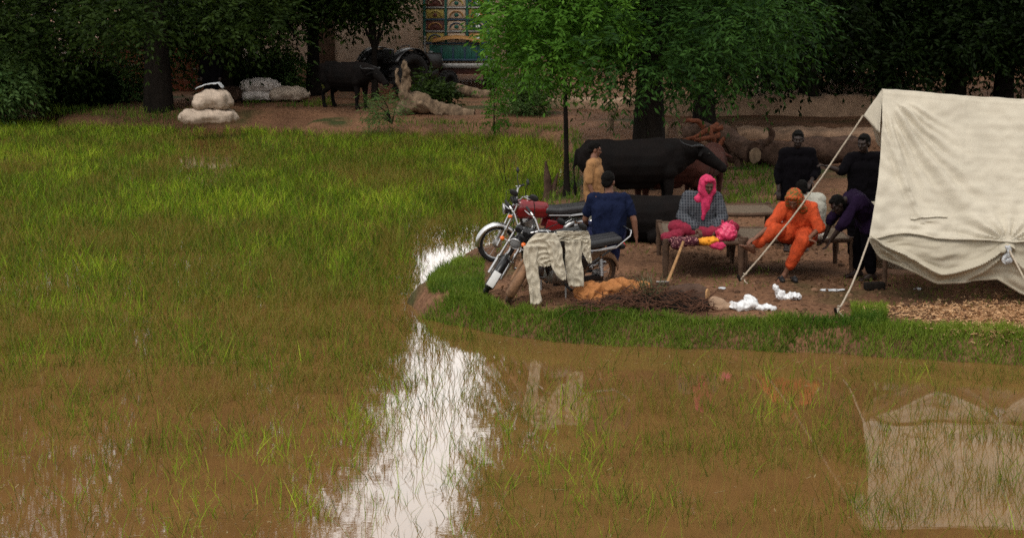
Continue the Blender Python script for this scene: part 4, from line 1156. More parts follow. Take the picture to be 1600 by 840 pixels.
# ================================================================== BEDS AND WHAT LIES ON THEM
def bed(label, c, w, l, rz=0., hgt=.45, web='webbing'):
    z0 = zl(c.x, c.y)
    t = thing('string_bed', label, 'bed', (c.x, c.y, z0), rz, 'low wooden string beds')
    for sx in (-1, 1):
        for sy in (-1, 1):
            lg = MB(); x, y = sx * w / 2, sy * l / 2
            lg.tube([V3(x, y, -.06), V3(x, y, .12), V3(x, y, .2), V3(x, y, .30), V3(x, y, .36), V3(x, y, hgt + .04)], [.028, .034, .045, .038, .046, .042], 12)
            lg.noise(.006, 9, sx + sy); lg.build('leg', M['bed_wood'], t)
    for s in (-1, 1):
        r = MB(); r.tube([V3(-w / 2, s * l / 2, hgt), V3(0, s * l / 2, hgt - .012), V3(w / 2, s * l / 2, hgt)], .03, 10); r.build('rail', M['bed_wood'], t)
        r = MB(); r.tube([V3(s * w / 2, -l / 2, hgt - .01), V3(s * w / 2, 0, hgt - .02), V3(s * w / 2, l / 2, hgt - .01)], .03, 10); r.build('rail', M['bed_wood'], t)
    wb = MB(); wb.grid(lambda u, v: (-w / 2 + u * w, -l / 2 + v * l, hgt - .0 - .05 * math.sin(PI * u) * math.sin(PI * v) + .006 * math.sin(u * 90) * math.sin(v * 120)), 60, 70)
    wb.build('webbing', M[web], t, solid=.012)
    return t
q = W(1103, 377, 20.55); bed('wooden string bed under the woman in pink', V3(q.x, q.y + .80, 0), .94, 1.6, R(-2))
q = W(1247, 377, 20.62); bed('wooden string bed under the woman in orange', V3(q.x, q.y + .50, 0), 1.36, 1.0, R(1))
q = W(1164, 334, 23.0); bed('empty string bed standing behind the two women', V3(q.x, q.y + .45, 0), .95, .9, R(2), .46, 'webbing')

def rid(sc, amp, seed):
    def f(p):
        q = Vector(p) * sc + Vector((seed, 0, 0))
        return amp * ((1 - 2.6 * abs(mnoise.noise(q))) * .65 + (1 - 2.6 * abs(mnoise.noise(q * 2.4))) * .35)
    return f
def lump(name, label, cat, at, balls, m, amp=.015, nsc=14, voxel=.010, seed=0, fold=None, parent=None, smooth=3):
    mb = MB()
    for c, r in balls: mb.ball(V3(*c), r, 16, 10)
    ob = mb.blob(name, M[m], parent, voxel, smooth, amp, nsc, fold)
    ob.location = at
    if cat: tag(ob, label, cat)
    return ob
BZ = .765
q = W(1135, 374, 20.55)
ob = lump('carrier_bag', 'bright pink full plastic bag on the bed', 'bag', (q.x, q.y + .05, BZ), [((0, 0, .085), (.13, .10, .095)), ((.02, 0, .16), (.085, .065, .075)), ((-.06, 0, .05), (.075, .08, .055))], 'pink_bag', .0, 17, .008, fold=rid(8, .026, 9))
for s in (-1, 1):
    hb = MB(); hb.tube([V3(s * .03 - .0, 0, .20), V3(s * .045 + .01, .0, .26), V3(s * .065 + .01, 0, .27), V3(s * .07 + .02, .01, .19)], [.016, .012, .012, .018], 7, flat=.5); hb.build('bag_handle', M['pink_bag'], ob)
q = W(1052, 372, 20.7)
lump('clothes_bundle', 'maroon bundle of folded cloth on the bed corner', 'bundle', (q.x, q.y, BZ), [((0, 0, .05), (.12, .10, .06)), ((.05, -.02, .075), (.075, .07, .05)), ((-.07, 0, .035), (.07, .08, .045))], 'maroon_cloth', .02, 13, .010, fold=rid(10, .024, 6))
q = W(1066, 376, 20.45)
lump('printed_cloth', 'dark printed cloth heap hanging over the bed rail', 'cloth', (q.x, q.y - .01, BZ), [((0, 0, .03), (.16, .10, .05)), ((.10, -.03, .035), (.10, .08, .05)), ((-.06, -.06, .0), (.08, .05, .06))], 'print_cloth', .02, 16, .010, fold=rid(16, .02, 2))
q = W(1106, 374, 20.45)
lump('yellow_cloth', 'yellow orange folded cloth beside the pink bag', 'cloth', (q.x, q.y, BZ), [((0, 0, .025), (.13, .10, .035)), ((.04, -.02, .045), (.09, .08, .03))], 'yellow_cloth', .012, 16, .009, fold=rid(16, .02, 2))
q = W(1122, 381, 20.40)
lump('pink_cloth', 'pale pink cloth corner hanging from the bed rail below the bag', 'cloth', (q.x, q.y - .02, BZ - .05), [((0, 0, .03), (.10, .05, .05)), ((-.05, .02, .045), (.07, .06, .03))], 'pink_scarf', .012, 18, .009)
q = W(1281, 372, 20.75)
lump('white_bundle', 'small white bundle on the bed behind the orange woman', 'bundle', (q.x, q.y, BZ), [((0, 0, .04), (.06, .06, .06)), ((.05, 0, .02), (.05, .05, .035))], 'white_cloth', .012, 20, .009)

# wire dish rack-like frame at the bed end: a small metal stool
# ================================================================== ON THE BANK
p = on(1041, 446); q_ = W(1068, 377, 20.1)
mb = MB(); mb.tube([V3(0, 0, 0), (q_ - p) * .5 + V3(.004, 0, .01), q_ - p], [.020, .018, .017], 9); mb.noise(.004, 8)
st = thing('hoe', 'long pale wooden hoe handle leaning on the bed corner', 'hoe', p)
mb.build('handle', M['cut_wood'], st)
mb = MB(); mb.box(V3(-.05, -.03, .02), (.16, .012, .11), Matrix.Rotation(R(35), 3, 'X'), .003); mb.tube([V3(0, 0, .05), V3(0, 0, -.02)], .028, 10); mb.build('blade', M['steel'], st)

lump('plastic_bag', 'crumpled white plastic bag lying open on the bank', 'bag', on(1168, 483), [((-.07, 0, .035), (.11, .09, .045)), ((.05, .03, .045), (.09, .08, .055)), ((.03, .05, .10), (.05, .04, .05)), ((.17, -.01, .02), (.10, .07, .022)), ((.26, .0, .012), (.06, .04, .012)), ((-.16, .03, .03), (.07, .08, .035))], 'clear_bag', 0, 1, .007, fold=rid(8, .036, 3), smooth=2)
lump('plastic_bag', 'small twisted white plastic bag with a pointed end', 'bag', on(1229, 467), [((.05, 0, .03), (.12, .06, .036)), ((-.07, 0, .045), (.055, .04, .04)), ((-.12, .01, .09), (.025, .02, .055)), ((-.14, .01, .14), (.016, .014, .03))], 'clear_bag', 0, 1, .006, fold=rid(11, .03, 8), smooth=2)
p = on(1300, 455)
lump('paper_scrap', 'flat white scrap lying by the lower guy rope', 'scrap', p, [((0, 0, .015), (.15, .05, .015)), ((.08, 0, .02), (.08, .04, .015))], 'white_bag', .012, 14, .008)
for (x_, y_, lab, w_) in [(1434, 453, 'white scrap of litter under the tent wall', .05), (1512, 441, 'small white scrap in the shade of the tent', .045), (1128, 452, 'pale scrap beside the upper rope peg', .05)]:
    p = on(x_, y_); lump('paper_scrap', lab, 'scrap', p, [((0, 0, .015), (w_, w_ * .6, .018)), ((w_ * .6, 0, .02), (w_ * .5, w_ * .4, .014))], 'white_bag', .01, 20, .007)
p = on(1366, 452)
mb = MB(); mb.box(V3(0, 0, .045), (.24, .12, .09), Matrix.Rotation(R(8), 3, 'Z'), .012); mb.noise(.008, 14); ob = mb.build('brick_block', M['bark']); ob.location = p; tag(ob, 'dark block on the ground by the bending person', 'block')
p = on(1232, 440)
mb = MB()
for k in (-1, 1): mb.cone(V3(k * .06, -.06, .03), V3(k * .06 - .02, .08, .03), .03, .028)
sh = thing('sandals', 'dark sandals on the ground by the orange woman', 'sandals', p)
for k in (-1, 1):
    mb = MB(); mb.cone(V3(k * .08, -.06, .025), V3(k * .08 - .02, .09, .025), .03, .028); mb.tube([V3(k * .08 - .035, .02, .03), V3(k * .08, .02, .075), V3(k * .08 + .035, .02, .03)], .010, 6)
    mb.blob('sandal', M['black_plastic'], sh, .009, 2)
p = on(1196, 443)
mb = MB()
for k in range(6): mb.ball(V3(random.uniform(-.15, .15), random.uniform(-.05, .05), .02), (.05, .05, .035), 10, 8)

# heap of twigs and roots with cloths on it
p0 = on(1000, 484)
t = thing('brush_heap', 'heap of brown twigs and roots at the waterside by the motorcycles', 'heap', p0)
g = np.random.default_rng(77)
mb = MB()
for k in range(470):
    x = g.uniform(-.8, .8); y = g.normal(0, .18); hz = .24 * math.exp(-((x - .15) / .7) ** 2) * g.random()
    a = g.uniform(0, PI); tl = g.normal(.1, .35); l = .10 + .28 * g.random()
    d = V3(math.cos(a), math.sin(a) * .6, tl) * l
    c = V3(x, y, .02 + hz)
    mb.tube([c - d * .5, c + V3(g.normal(0, .02), g.normal(0, .02), g.normal(0, .02)), c + d * .5], [.0055, .004, .002], 4)
tag(mb.build('twigs', M['twig'], t), kind='stuff')
mb = MB()
for x, y, z, r in [(.05, .1, .02, .22), (.35, .12, .02, .24), (-.25, .12, .0, .2), (.6, .1, 0, .2), (-.6, .05, -.03, .16)]: mb.ball(V3(x, y, z), (r, r * .7, r * .75), 16, 10)
mb.blob('earth_clod', M['bark'], t, .02, 3, .06, 7)
# dark spiky tuft standing in it
tf = thing('dry_tuft', 'dark grey green tuft of stiff stalks in the twig heap', 'plant', on(1012, 480))
n_ = 130; pos = np.stack([g.normal(0, .06, n_), g.normal(0, .05, n_), np.full(n_, .0)], 1)
V_, Q_, t_ = blades(pos, .22 + .26 * g.random(n_), np.full(n_, .013), .2 + .7 * g.random(n_), g.random(n_), g)
raw_mesh('stalks', V_, Q_, M['leaf_grey'], t_, tf)
# ochre cloth
p = on(945, 472)
lump('ochre_cloth', 'ochre orange cloth spread over the twig heap', 'cloth', (p.x, p.y - .02, p.z), [((-.17, 0, .12), (.17, .13, .12)), ((.06, .0, .13), (.16, .12, .11)), ((.0, -.08, .05), (.18, .10, .09)), ((.24, .05, .17), (.15, .10, .08)), ((.38, .05, .15), (.14, .09, .06)), ((-.26, -.05, .05), (.08, .08, .07))],
     'ochre_cloth', .03, 7, .010, fold=rid(7, .045, 4))
# cut log stump
p = on(1078, 478)
t = thing('log', 'short brown log with pale cut end beside the twig heap', 'log', p)
mb = MB(); mb.tube([V3(-.22, .08, .12), V3(-.05, .03, .13), V3(.10, -.02, .13), V3(.19, -.05, .12)], [.11, .125, .115, .105], 18); mb.noise(.03, 6); mb.build('bark', M['log'], t)
mb = MB(); mb.tube([V3(.185, -.05, .12), V3(.20, -.055, .12)], .092, 18); mb.noise(.01, 9); mb.build('cut_face', M['cut_wood'], t)
p = on(1120, 482)
lump('clod', 'rounded brown clod of earth between the log and the white bag', 'clod', p, [((0, 0, .05), (.13, .12, .09)), ((.10, .02, .03), (.12, .1, .06))], 'mud_wall', .04, 8, .014)

# reeds and broken stump at the field edge
p = on(793, 318)
t = thing('reed', 'tall thin dry reed stalks sticking up behind the motorcycles', 'plant', p); mb = MB()
for (ex, ez, b_) in [(-.10, 1.02, .02), (-.06, .72, -.03), (.03, .62, .03), (-.18, .8, .0), (.08, .45, .02)]:
    mb.tube([V3(b_, 0, -.05), V3(ex * .4, .02, ez * .5), V3(ex, 0, ez)], [.010, .008, .003], 6)
mb.build('stalks', M['bark'], t)
p = on(858, 308)
t = thing('stump', 'splintered dark stump on the field edge left of the animals', 'stump', p); mb = MB()
mb.tube([V3(0, 0, -.1), V3(-.01, 0, .12), V3(-.03, 0, .35), V3(-.07, 0, .62)], [.13, .085, .06, .015], 10); mb.tube([V3(.06, 0, -.05), V3(.09, 0, .18), V3(.15, .02, .42)], [.07, .045, .012], 8); mb.tube([V3(.1, .02, -.05), V3(.22, 0, .10), V3(.30, 0, .30)], [.05, .035, .01], 8); mb.noise(.025, 9)
mb.build('wood', M['log'], t)

# ================================================================== LOGS, WALLS, ANIMALS BEHIND
p = on(1210, 262)
t = thing('fallen_log', 'long dark fallen tree trunk lying behind the beds', 'log', p)
def rp_(px, py, Y): return W(px, py, Y) - p
Yl = p.y
mb = MB(); mb.path([rp_(1075, 212, Yl + .9), rp_(1105, 206, Yl + .6), rp_(1140, 222, Yl + .2), rp_(1175, 240, Yl - .3)], [.16, .20, .22, .19], 24); mb.path([rp_(1160, 236, Yl + .2), rp_(1215, 240, Yl + .25), rp_(1280, 236, Yl + .3), rp_(1345, 232, Yl + .3)], [.19, .25, .27, .24], 24)
mb.path([rp_(1260, 250, Yl), rp_(1300, 280, Yl - .3), rp_(1325, 310, Yl - .5)], [.15, .12, .08], 12); mb.path([rp_(1190, 232, Yl), rp_(1205, 212, Yl - .1), rp_(1198, 200, Yl - .2)], [.07, .05, .03], 8)
mb.path([rp_(1140, 240, Yl), rp_(1158, 262, Yl - .1), rp_(1160, 290, Yl - .3)], [.12, .10, .07], 10)
mb.noise(.08, 3.5); mb.noise(.045, 9); mb.noise(.022, 22); mb.build('bark', M['log'], t)
mb = MB(); c = rp_(1179, 243, Yl - .34); d = V3(.55, -.8, -.1).normalized(); mb.tube([c, c + d * .03], .15, 18); mb.noise(.02, 9); mb.build('cut_face', M['bark_pale'], t)
mb = MB()
for pts in [[(1130, 200, .3), (1105, 205, .2), (1080, 216, .1), (1050, 224, .1)], [(1128, 208, .3), (1110, 216, .1), (1085, 218, 0)], [(1120, 196, .4), (1110, 204, .2), (1116, 222, .1), (1108, 238, .1)], [(1100, 200, .4), (1090, 190, .4), (1072, 188, .4)], [(1134, 214, .2), (1124, 230, 0), (1130, 246, -.1)]]:
    mb.path([rp_(a, b_, Yl + c_) for a, b_, c_ in pts], [.065, .05, .04, .015][:len(pts)], 9)
mb.noise(.03, 6.); mb.build('root', M['red_wood'], t)

# pale snag on the far bank
p = on(655, 180)
t = thing('driftwood_trunk', 'pale fallen trunk with upright broken limb on the far bank', 'log', p); Yl = p.y
mb = MB(); mb.path([rp_(618, 190, Yl), rp_(632, 172, Yl), rp_(648, 160, Yl + .1), rp_(680, 170, Yl + .1), rp_(712, 179, Yl + .1), rp_(742, 182, Yl + .1)], [.10, .22, .27, .22, .19, .15], 20)
mb.path([rp_(640, 164, Yl), rp_(632, 142, Yl), rp_(637, 122, Yl), rp_(633, 104, Yl), rp_(628, 96, Yl)], [.20, .15, .13, .11, .05], 18); mb.path([rp_(632, 146, Yl), rp_(622, 128, Yl), rp_(620, 108, Yl)], [.09, .06, .03], 9)
mb.path([rp_(645, 160, Yl), rp_(664, 162, Yl - .2), rp_(690, 182, Yl - .3)], [.09, .07, .04], 9); mb.noise(.08, 3.); mb.noise(.05, 8); mb.noise(.025, 20); mb.build('wood', M['bark_pale'], t)
p = on(740, 150)
t = thing('fallen_log', 'pale log lying on the yard in front of the painted truck', 'log', p); Yl = p.y
mb = MB(); mb.path([rp_(712, 138, Yl), rp_(740, 146, Yl - .2), rp_(768, 150, Yl - .4)], [.16, .17, .15], 20); mb.noise(.05, 5); mb.noise(.025, 16); mb.build('bark', M['bark_pale'], t)
mb = MB(); c = rp_(709, 137, Yl); mb.tube([c, c + V3(.03, -.004, 0)], .14, 14); mb.build('cut_face', M['bark'], t)
p = on(1000, 225)
mb = MB(); mb.box(V3(0, 0, .06), (.42, .12, .05), Matrix.Rotation(R(4), 3, 'Y'), .006); ob = mb.build('plank', M['cut_wood']); ob.location = p; tag(ob, 'orange brown plank lying beside the shade tree trunk', 'plank')

# forked pale posts beside the trunk
for px_, py_, pts, lab in [(956, 203, [[(956, 203), (958, 180), (966, 165)], [(958, 182), (950, 172), (952, 162)], [(952, 205), (954, 185)]], 'pale forked post left of the shade tree trunk'),
                           (1050, 212, [[(1062, 212), (1058, 192), (1050, 178)], [(1041, 214), (1043, 192)], [(1052, 182), (1060, 170)]], 'pale forked posts right of the shade tree trunk')]:
    p = on(px_, py_ + 6); Yl = p.y; t = thing('forked_post', lab, 'post', p); mb = MB()
    for q in pts: mb.tube([rp_(a, b_, Yl) - V3(0, 0, .0) for a, b_ in q], [.045, .035, .025][:len(q)], 7)
    mb.noise(.01, 8); mb.build('post', M['bark_pale'], t)

# low mud walls in the yard
def wall(name, label, px0, px1, py, hgt, thick, m, cat='wall', dy=0., jag=.06, seed=0):
    a = on(px0, py); b_ = on(px1, py); c = (a + b_) * .5
    L = (b_ - a).length; mb = MB(); ang = math.atan2(b_.y - a.y, b_.x - a.x)
    n = max(8, int(L / .18))
    top = [hgt * (1 + jag * mnoise.noise(Vector((k * .35, seed, 0))) * 2 + .5 * jag * mnoise.noise(Vector((k * 1.7, seed, 4)))) for k in range(n + 1)]
    def fn(u, v):
        k = u * n; i = min(n - 1, int(k)); h_ = top[i] + (top[i + 1] - top[i]) * (k - i)
        s = [(-.5, -.15), (-.5, .35), (-.49, .7), (-.44, .96), (-.3, 1.), (.3, 1.), (.44, .96), (.49, .7), (.5, .35), (.5, -.15)][int(v * 9)]; s2 = [(-.5, -.15), (-.5, .35), (-.49, .7), (-.44, .96), (-.3, 1.), (.3, 1.), (.44, .96), (.49, .7), (.5, .35), (.5, -.15)][min(9, int(v * 9) + 1)]; f_ = v * 9 - int(v * 9); s = (s[0] + (s2[0] - s[0]) * f_, s[1] + (s2[1] - s[1]) * f_)
        return V3(-L / 2 + u * L, s[0] * thick, s[1] * h_)
    mb.grid(fn, n * 3, 18); mb.noise(.03, 2.5, seed); mb.noise(.03, 8, seed); mb.noise(.018, 20, seed)
    o = mb.build(name, M[m]); o.location = (c.x, c.y, zl(c.x, c.y)); o.rotation_euler = (0, 0, ang); tag(o, label, cat); return o
wall('mud_wall', 'low flat topped earth ledge behind the fallen trunk', 1150, 1420, 214, .20, 1.3, 'earth_ledge', seed=1, jag=.25)
wall('mud_wall', 'crumbling pinkish mud wall under the dark trees', 1010, 1420, 180, .50, .5, 'mud_wall', seed=2, jag=.2)
wall('mud_wall', 'low earth ridge across the yard behind the shade tree', 790, 1010, 170, .28, .6, 'mud_wall', seed=3, jag=.2)
wall('feeding_trough', 'long brown mud feeding trough in front of the far buffalo', 512, 630, 151, .42, .4, 'brick_dull', 'trough', seed=4, jag=.03)
wall('brick_wall', 'low red brick wall in shade behind the stacked sacks', 150, 345, 140, 1.6, .25, 'brick', seed=5, jag=.03)
wall('mud_wall', 'pink stony bank behind the dark trees of the yard', 1160, 1420, 158, .7, .6, 'plaster', seed=6, jag=.25)

# plastered house
p = on(500, 128)
t = thing('plastered_house', 'pale plastered house with brick foot behind the far buffalo', 'house', p)
mb = MB(); mb.box(V3(1.2, 2.0, 1.9), (6.2, 4.0, 2.9), None, .03); mb.build('wall', M['plaster'], t)
mb = MB(); mb.box(V3(1.2, 2.0, .22), (6.3, 4.1, .46), None, .02); mb.build('plinth', M['brick_dull'], t)
mb = MB(); mb.box(V3(1.2, 1.95, 3.42), (6.6, 4.4, .16), None, .02); mb.build('roof', M['mud_wall'], t)
mb = MB(); mb.box(V3(.1, -.012, 1.35), (.85, .06, 1.8), None, .01); mb.build('door', M['bed_wood'], t)

# ---- buffaloes
def buffalo(label, loc, rz, hide='buffalo', horns=True, sc=1., headlow=0., cat='buffalo', group=None, lying=False):
    t = thing('buffalo' if cat == 'buffalo' else 'cow', label, cat, loc, rz, group); t.scale = (sc,) * 3
    mb = MB()
    mb.cone((-.62, 0, .98), (-.30, 0, .92), .31, .36); mb.cone((-.30, 0, .90), (.35, 0, .90), .37, .37); mb.cone((.35, 0, .92), (.68, 0, .95), .36, .29)
    for s in (-1, 1):
        mb.cone((-.70, s * .16, 1.12), (-.55, s * .19, .80), .14, .20)                      # haunch
        mb.cone((.58, s * .14, 1.10), (.60, s * .17, .78), .15, .16)                        # shoulder
        if lying:                                                                           # legs folded beside the belly
            mb.cone((-.55, s * .24, .80), (-.20, s * .36, .66), .17, .10); mb.cone((-.20, s * .36, .66), (-.62, s * .40, .60), .085, .06); mb.cone((-.62, s * .40, .60), (-.35, s * .42, .58), .055, .06)
            mb.cone((.60, s * .20, .78), (.86, s * .26, .64), .12, .08); mb.cone((.86, s * .26, .64), (.50, s * .28, .59), .065, .055); mb.cone((.50, s * .28, .59), (.40, s * .28, .585), .055, .06)
            continue
        mb.cone((-.55, s * .19, .78), (-.46, s * .19, .58), .17, .10); mb.cone((-.46, s * .19, .58), (-.70, s * .19, .42), .095, .065)   # stifle to hock
        mb.cone((-.70, s * .19, .42), (-.66, s * .19, .12), .06, .05); mb.cone((-.66, s * .19, .12), (-.62, s * .19, .03), .06, .07)
        mb.cone((.60, s * .17, .75), (.62, s * .17, .42), .11, .068); mb.cone((.62, s * .17, .42), (.60, s * .17, .12), .062, .048); mb.cone((.60, s * .17, .12), (.63, s * .17, .03), .058, .07)
    mb.cone((-.35, 0, 1.20), (.5, 0, 1.22), .09, .11); mb.cone((-.72, 0, 1.24), (-.35, 0, 1.22), .07, .09); mb.cone((-.15, 0, .62), (.3, 0, .60), .16, .14)
    hz = 1.02 - headlow; hx = 1.22
    mb.cone((.66, 0, 1.08), (1.05, 0, hz + .08), .25, .17); mb.cone((.66, 0, .88), (1.0, 0, hz - .02), .17, .13)
    mb.cone((hx - .10, 0, hz + .08), (hx + .12, 0, hz - .06), .145, .115); mb.cone((hx + .12, 0, hz - .06), (hx + .34, 0, hz - .22), .11, .085); mb.cone((hx + .33, -.03, hz - .22), (hx + .33, .03, hz - .22), .08, .08)
    for s in (-1, 1):
        mb.cone((hx - .05, s * .12, hz + .08), (hx - .12, s * .30, hz + .02), .05, .025); mb.cone((hx + .03, s * .09, hz + .05), (hx + .06, s * .09, hz + .02), .04, .04)
    mb.cone((-.90, 0, 1.12), (-.97, 0, .85), .045, .025); mb.cone((-.97, 0, .85), (-.95, 0, .52), .024, .018); mb.cone((-.95, 0, .52), (-.94, 0, .38), .03, .02)
    if lying: mb.v = [(p_[0], p_[1], max(.0, p_[2] - .53)) for p_ in mb.v]
    mb.blob('body', M[hide], t, .018, 4, .016, 5)
    if horns:
        for s in (-1, 1):
            h = MB(); h.tube([V3(hx - .04, s * .08, hz + .16), V3(hx - .12, s * .22, hz + .19), V3(hx - .26, s * .30, hz + .18), V3(hx - .38, s * .27, hz + .22), V3(hx - .44, s * .18, hz + .28)], [.045, .042, .034, .024, .006], 10, flat=.7)
            if lying: h.v = [(p_[0], p_[1], p_[2] - .53) for p_ in h.v]
            h.build('horn', M['black_plastic'], t)
    for s in (-1, 1):
        e = MB(); e.ball(V3(hx + .085, s * .105, hz + .035 - (.53 if lying else 0)), .018, 8, 6); e.build('eye', M['eye'], t)
    return t
p = on(985, 338); buffalo('big black buffalo standing behind the seated men under the shade tree', p, R(6), sc=.93)
p = on(1003, 377); buffalo('black buffalo lying on the ground right of the man in navy', p, R(172), sc=.86, headlow=.1, lying=True)
p = on(1046, 330); buffalo('dark brown cow behind the lying buffalo, half hidden by the woman in pink', p, R(200), 'brown_hide', False, .80, .25, 'cow')
p = on(1100, 316); buffalo('red brown cow standing behind the woman in pink', p, R(66), 'brown_hide', False, .72, .1, 'cow')
p = on(540, 169); buffalo('black buffalo standing in front of the mud trough on the far bank', p, R(-38), sc=.98, headlow=.05)

# ---- sacks
def sack(label, loc, size, m, rz=0., tie=True, seed=0., group='fat sacks on the far bank'):
    mb = MB(); a, b_, c = size
    mb.box(V3(0, 0, c * .92), (a * 1.75, b_ * 1.7, c * 1.5), None, c * .55); mb.ball(V3(0, 0, c * 1.0), (a * .98, b_ * .98, c * .92), 22, 14)
    mb.ball(V3(a * .5, b_ * .1, c * .7), (a * .52, b_ * .92, c * .7), 18, 12); mb.ball(V3(-a * .5, 0, c * .72), (a * .52, b_ * .92, c * .72), 18, 12)
    t = thing('sack', label, 'sack', loc, rz, group)
    mb.blob('bag', M[m], t, .02, 6, .05, 3.4, fold_fn(26, .010, seed))
    if tie:
        q = MB(); q.tube([V3(a * .88, 0, c * .95), V3(a * 1.0, 0, c * .98), V3(a * 1.10, 0, c * 1.06)], [c * .30, c * .14, c * .26], 12); q.noise(.03, 9, seed); q.build('tied_neck', M[m], t)
    return t
p = on(326, 194); sack('wide pale sack at the bottom of the stack by the water', p, (.74, .5, .21), 'sack', R(3), False, 1.)
sack('round pale sack on top of the wide one', (p.x + .12, p.y, p.z + .33), (.50, .42, .28), 'sack', R(-5), False, 2.)
top = V3(p.x + .05, p.y, p.z + .86)
mb = MB(); mb.grid(lambda u, v: V3(-.32 + u * .66, (v - .5) * .32, .02 + .20 * u + .03 * math.sin(u * 5) + .02 * mnoise.noise(Vector((u * 6, v * 4, 0))) - .16 * max(0, u - .85) / .15), 24, 10)
ob = mb.build('folded_sheet', M['white_bag'], None, solid=.02); ob.location = top; tag(ob, 'folded white sheet lying tilted on the stacked sacks', 'sheet')
p = on(406, 158); sack('flat white sack lying under the grey one', (p.x, p.y, p.z), (.55, .4, .17), 'sack_white', 0, False, 3.)
sack('grey white sack on top of the flat one', (p.x - .02, p.y + .1, p.z + .24), (.58, .42, .22), 'sack_white', R(-6), True, 4.)
p = on(452, 158); sack('pale sack with reddish tied neck, nearest to the far buffalo', (p.x, p.y - .2, p.z), (.58, .42, .23), 'sack', R(-3), True, 5.)
p = on(350, 162); sack('dark shaded sack between the two stacks', (p.x, p.y + .6, p.z), (.5, .4, .24), 'log', 0, False, 6.)

# ---- tractor
p = on(636, 150)
t = thing('tractor', 'dark old tractor with tall rear wheel parked beside the painted truck', 'tractor', p, R(48))
def twheel(x, y, r, w):
    q = MB(); q.ring(V3(x, y, r), V3(0, 1, 0), r - w * .5, w * .5, 32, 10, 1.2)
    for i in range(22):
        a = 2 * PI * i / 22; q.box(V3(x + math.cos(a) * r, y, r + math.sin(a) * r), (.05, w * .95, .07), Matrix.Rotation(-a, 3, 'Y'))
    o = q.build('wheel', M['tyre'], t)
    h = MB(); h.tube([V3(x, y - w * .2, r), V3(x, y + w * .2, r)], r * .52, 20); h.build('rim', M['bark'], o)
twheel(-.55, -.7, .68, .36); twheel(-.55, .7, .68, .36); twheel(1.15, -.6, .36, .2); twheel(1.15, .6, .36, .2)
mb = MB(); mb.box(V3(.65, 0, 1.0), (1.3, .5, .5), None, .06); mb.build('bonnet', M['black_paint'], t)
mb = MB(); mb.box(V3(.3, 0, .62), (1.9, .32, .36), None, .05); mb.tube([V3(1.15, -.6, .36), V3(1.15, .6, .36)], .05, 8); mb.tube([V3(-.55, -.7, .68), V3(-.55, .7, .68)], .10, 10); mb.build('chassis', M['black_paint'], t)
mb = MB(); mb.box(V3(-.55, 0, 1.05), (.45, .45, .10), None, .04); mb.box(V3(-.76, 0, 1.25), (.08, .45, .36), None, .03); mb.build('seat', M['seat_vinyl'], t)
for s in (-1, 1):
    mb = MB(); mb.grid(lambda u, v: V3(-.55 + .78 * math.cos(R(20) + u * R(130)), s * .7 + (v - .5) * .36, .68 + .78 * math.sin(R(20) + u * R(130))), 16, 2); mb.build('mudguard', M['black_paint'], t, solid=.02)
mb = MB(); mb.ring(V3(-.12, 0, 1.42), V3(-.5, 0, 1), .2, .015, 24, 6); mb.tube([V3(-.12, 0, 1.42), V3(.1, 0, 1.15)], .02, 8); mb.build('steering_wheel', M['black_plastic'], t)
mb = MB(); mb.tube([V3(.9, .12, 1.2), V3(.9, .12, 1.75)], .03, 8); mb.build('exhaust', M['steel'], t)
for s in (-1, 1):
    mb = MB(); mb.ball(V3(1.31, s * .17, 1.02), (.03, .07, .07), 12, 8); mb.build('headlight', M['glass_lens'], t)

# ---- painted truck, seen from its front
p = on(712, 144)
t = thing('painted_truck', 'tall truck with painted panels in orange, yellow and teal behind the tractor', 'truck', p, R(-3))
def bx(nm, m, c, s, ch=.02, par=None): q = MB(); q.box(V3(*c), s, None, ch); return q.build(nm, M[m], par or t)
bx('cab', 'truck_cream', (0, 1.0, 1.75), (2.3, 2.0, 2.2), .06)
bx('cargo_body', 'truck_cream', (0, 4.2, 2.2), (2.4, 4.2, 3.0), .04)
bx('crown', 'truck_orange', (0, .7, 3.15), (2.4, 1.4, .5), .05)
bx('bonnet', 'teal', (.15, -.06, 1.22), (1.9, .12, .46), .03)
for k in range(9): bx('grille_bar', 'truck_blue' if k % 2 else 'teal', (-.6 + k * .18, -.135, 1.2), (.06, .03, .36), .006)
bx('bumper', 'steel', (.1, -.22, .82), (2.3, .16, .16), .03); bx('bumper_rail', 'truck_blue', (.1, -.2, 1.0), (2.2, .08, .06), .02)
bx('lower_skirt', 'truck_red', (.1, -.08, .66), (2.0, .1, .2), .02)
# framed panels over the front
cols = ['truck_yellow', 'truck_cream', 'truck_orange', 'truck_red', 'truck_cream', 'truck_blue']
kk = 0
for r in range(4):
    for c in range(3):
        x = -.62 + c * .66; z = 1.68 + r * .36
        f = bx('panel', cols[kk % 6], (x, -.02, z), (.54, .05, .27), .015); kk += 1
        q = MB(); q.tube([V3(x + .2 * math.cos(a), -.055, z - .08 + .16 * math.sin(a)) for a in np.linspace(0, PI, 12)], .022, 6); q.build('arch', M[['truck_orange', 'truck_blue', 'truck_cream', 'truck_yellow'][kk % 4]], f)
        q = MB(); q.ball(V3(x, -.05, z - .04), (.07, .02, .06), 10, 8); q.build('medallion', M[['white_paint', 'truck_red', 'teal'][kk % 3]], f)
for c in range(4): bx('post', 'teal', (-.95 + c * .66, -.03, 2.22), (.08, .08, 1.5), .01)
for r in range(5): bx('rail', 'steel' if r % 2 else 'truck_blue', (.04, -.035, 1.5 + r * .36), (2.1, .07, .05), .01)
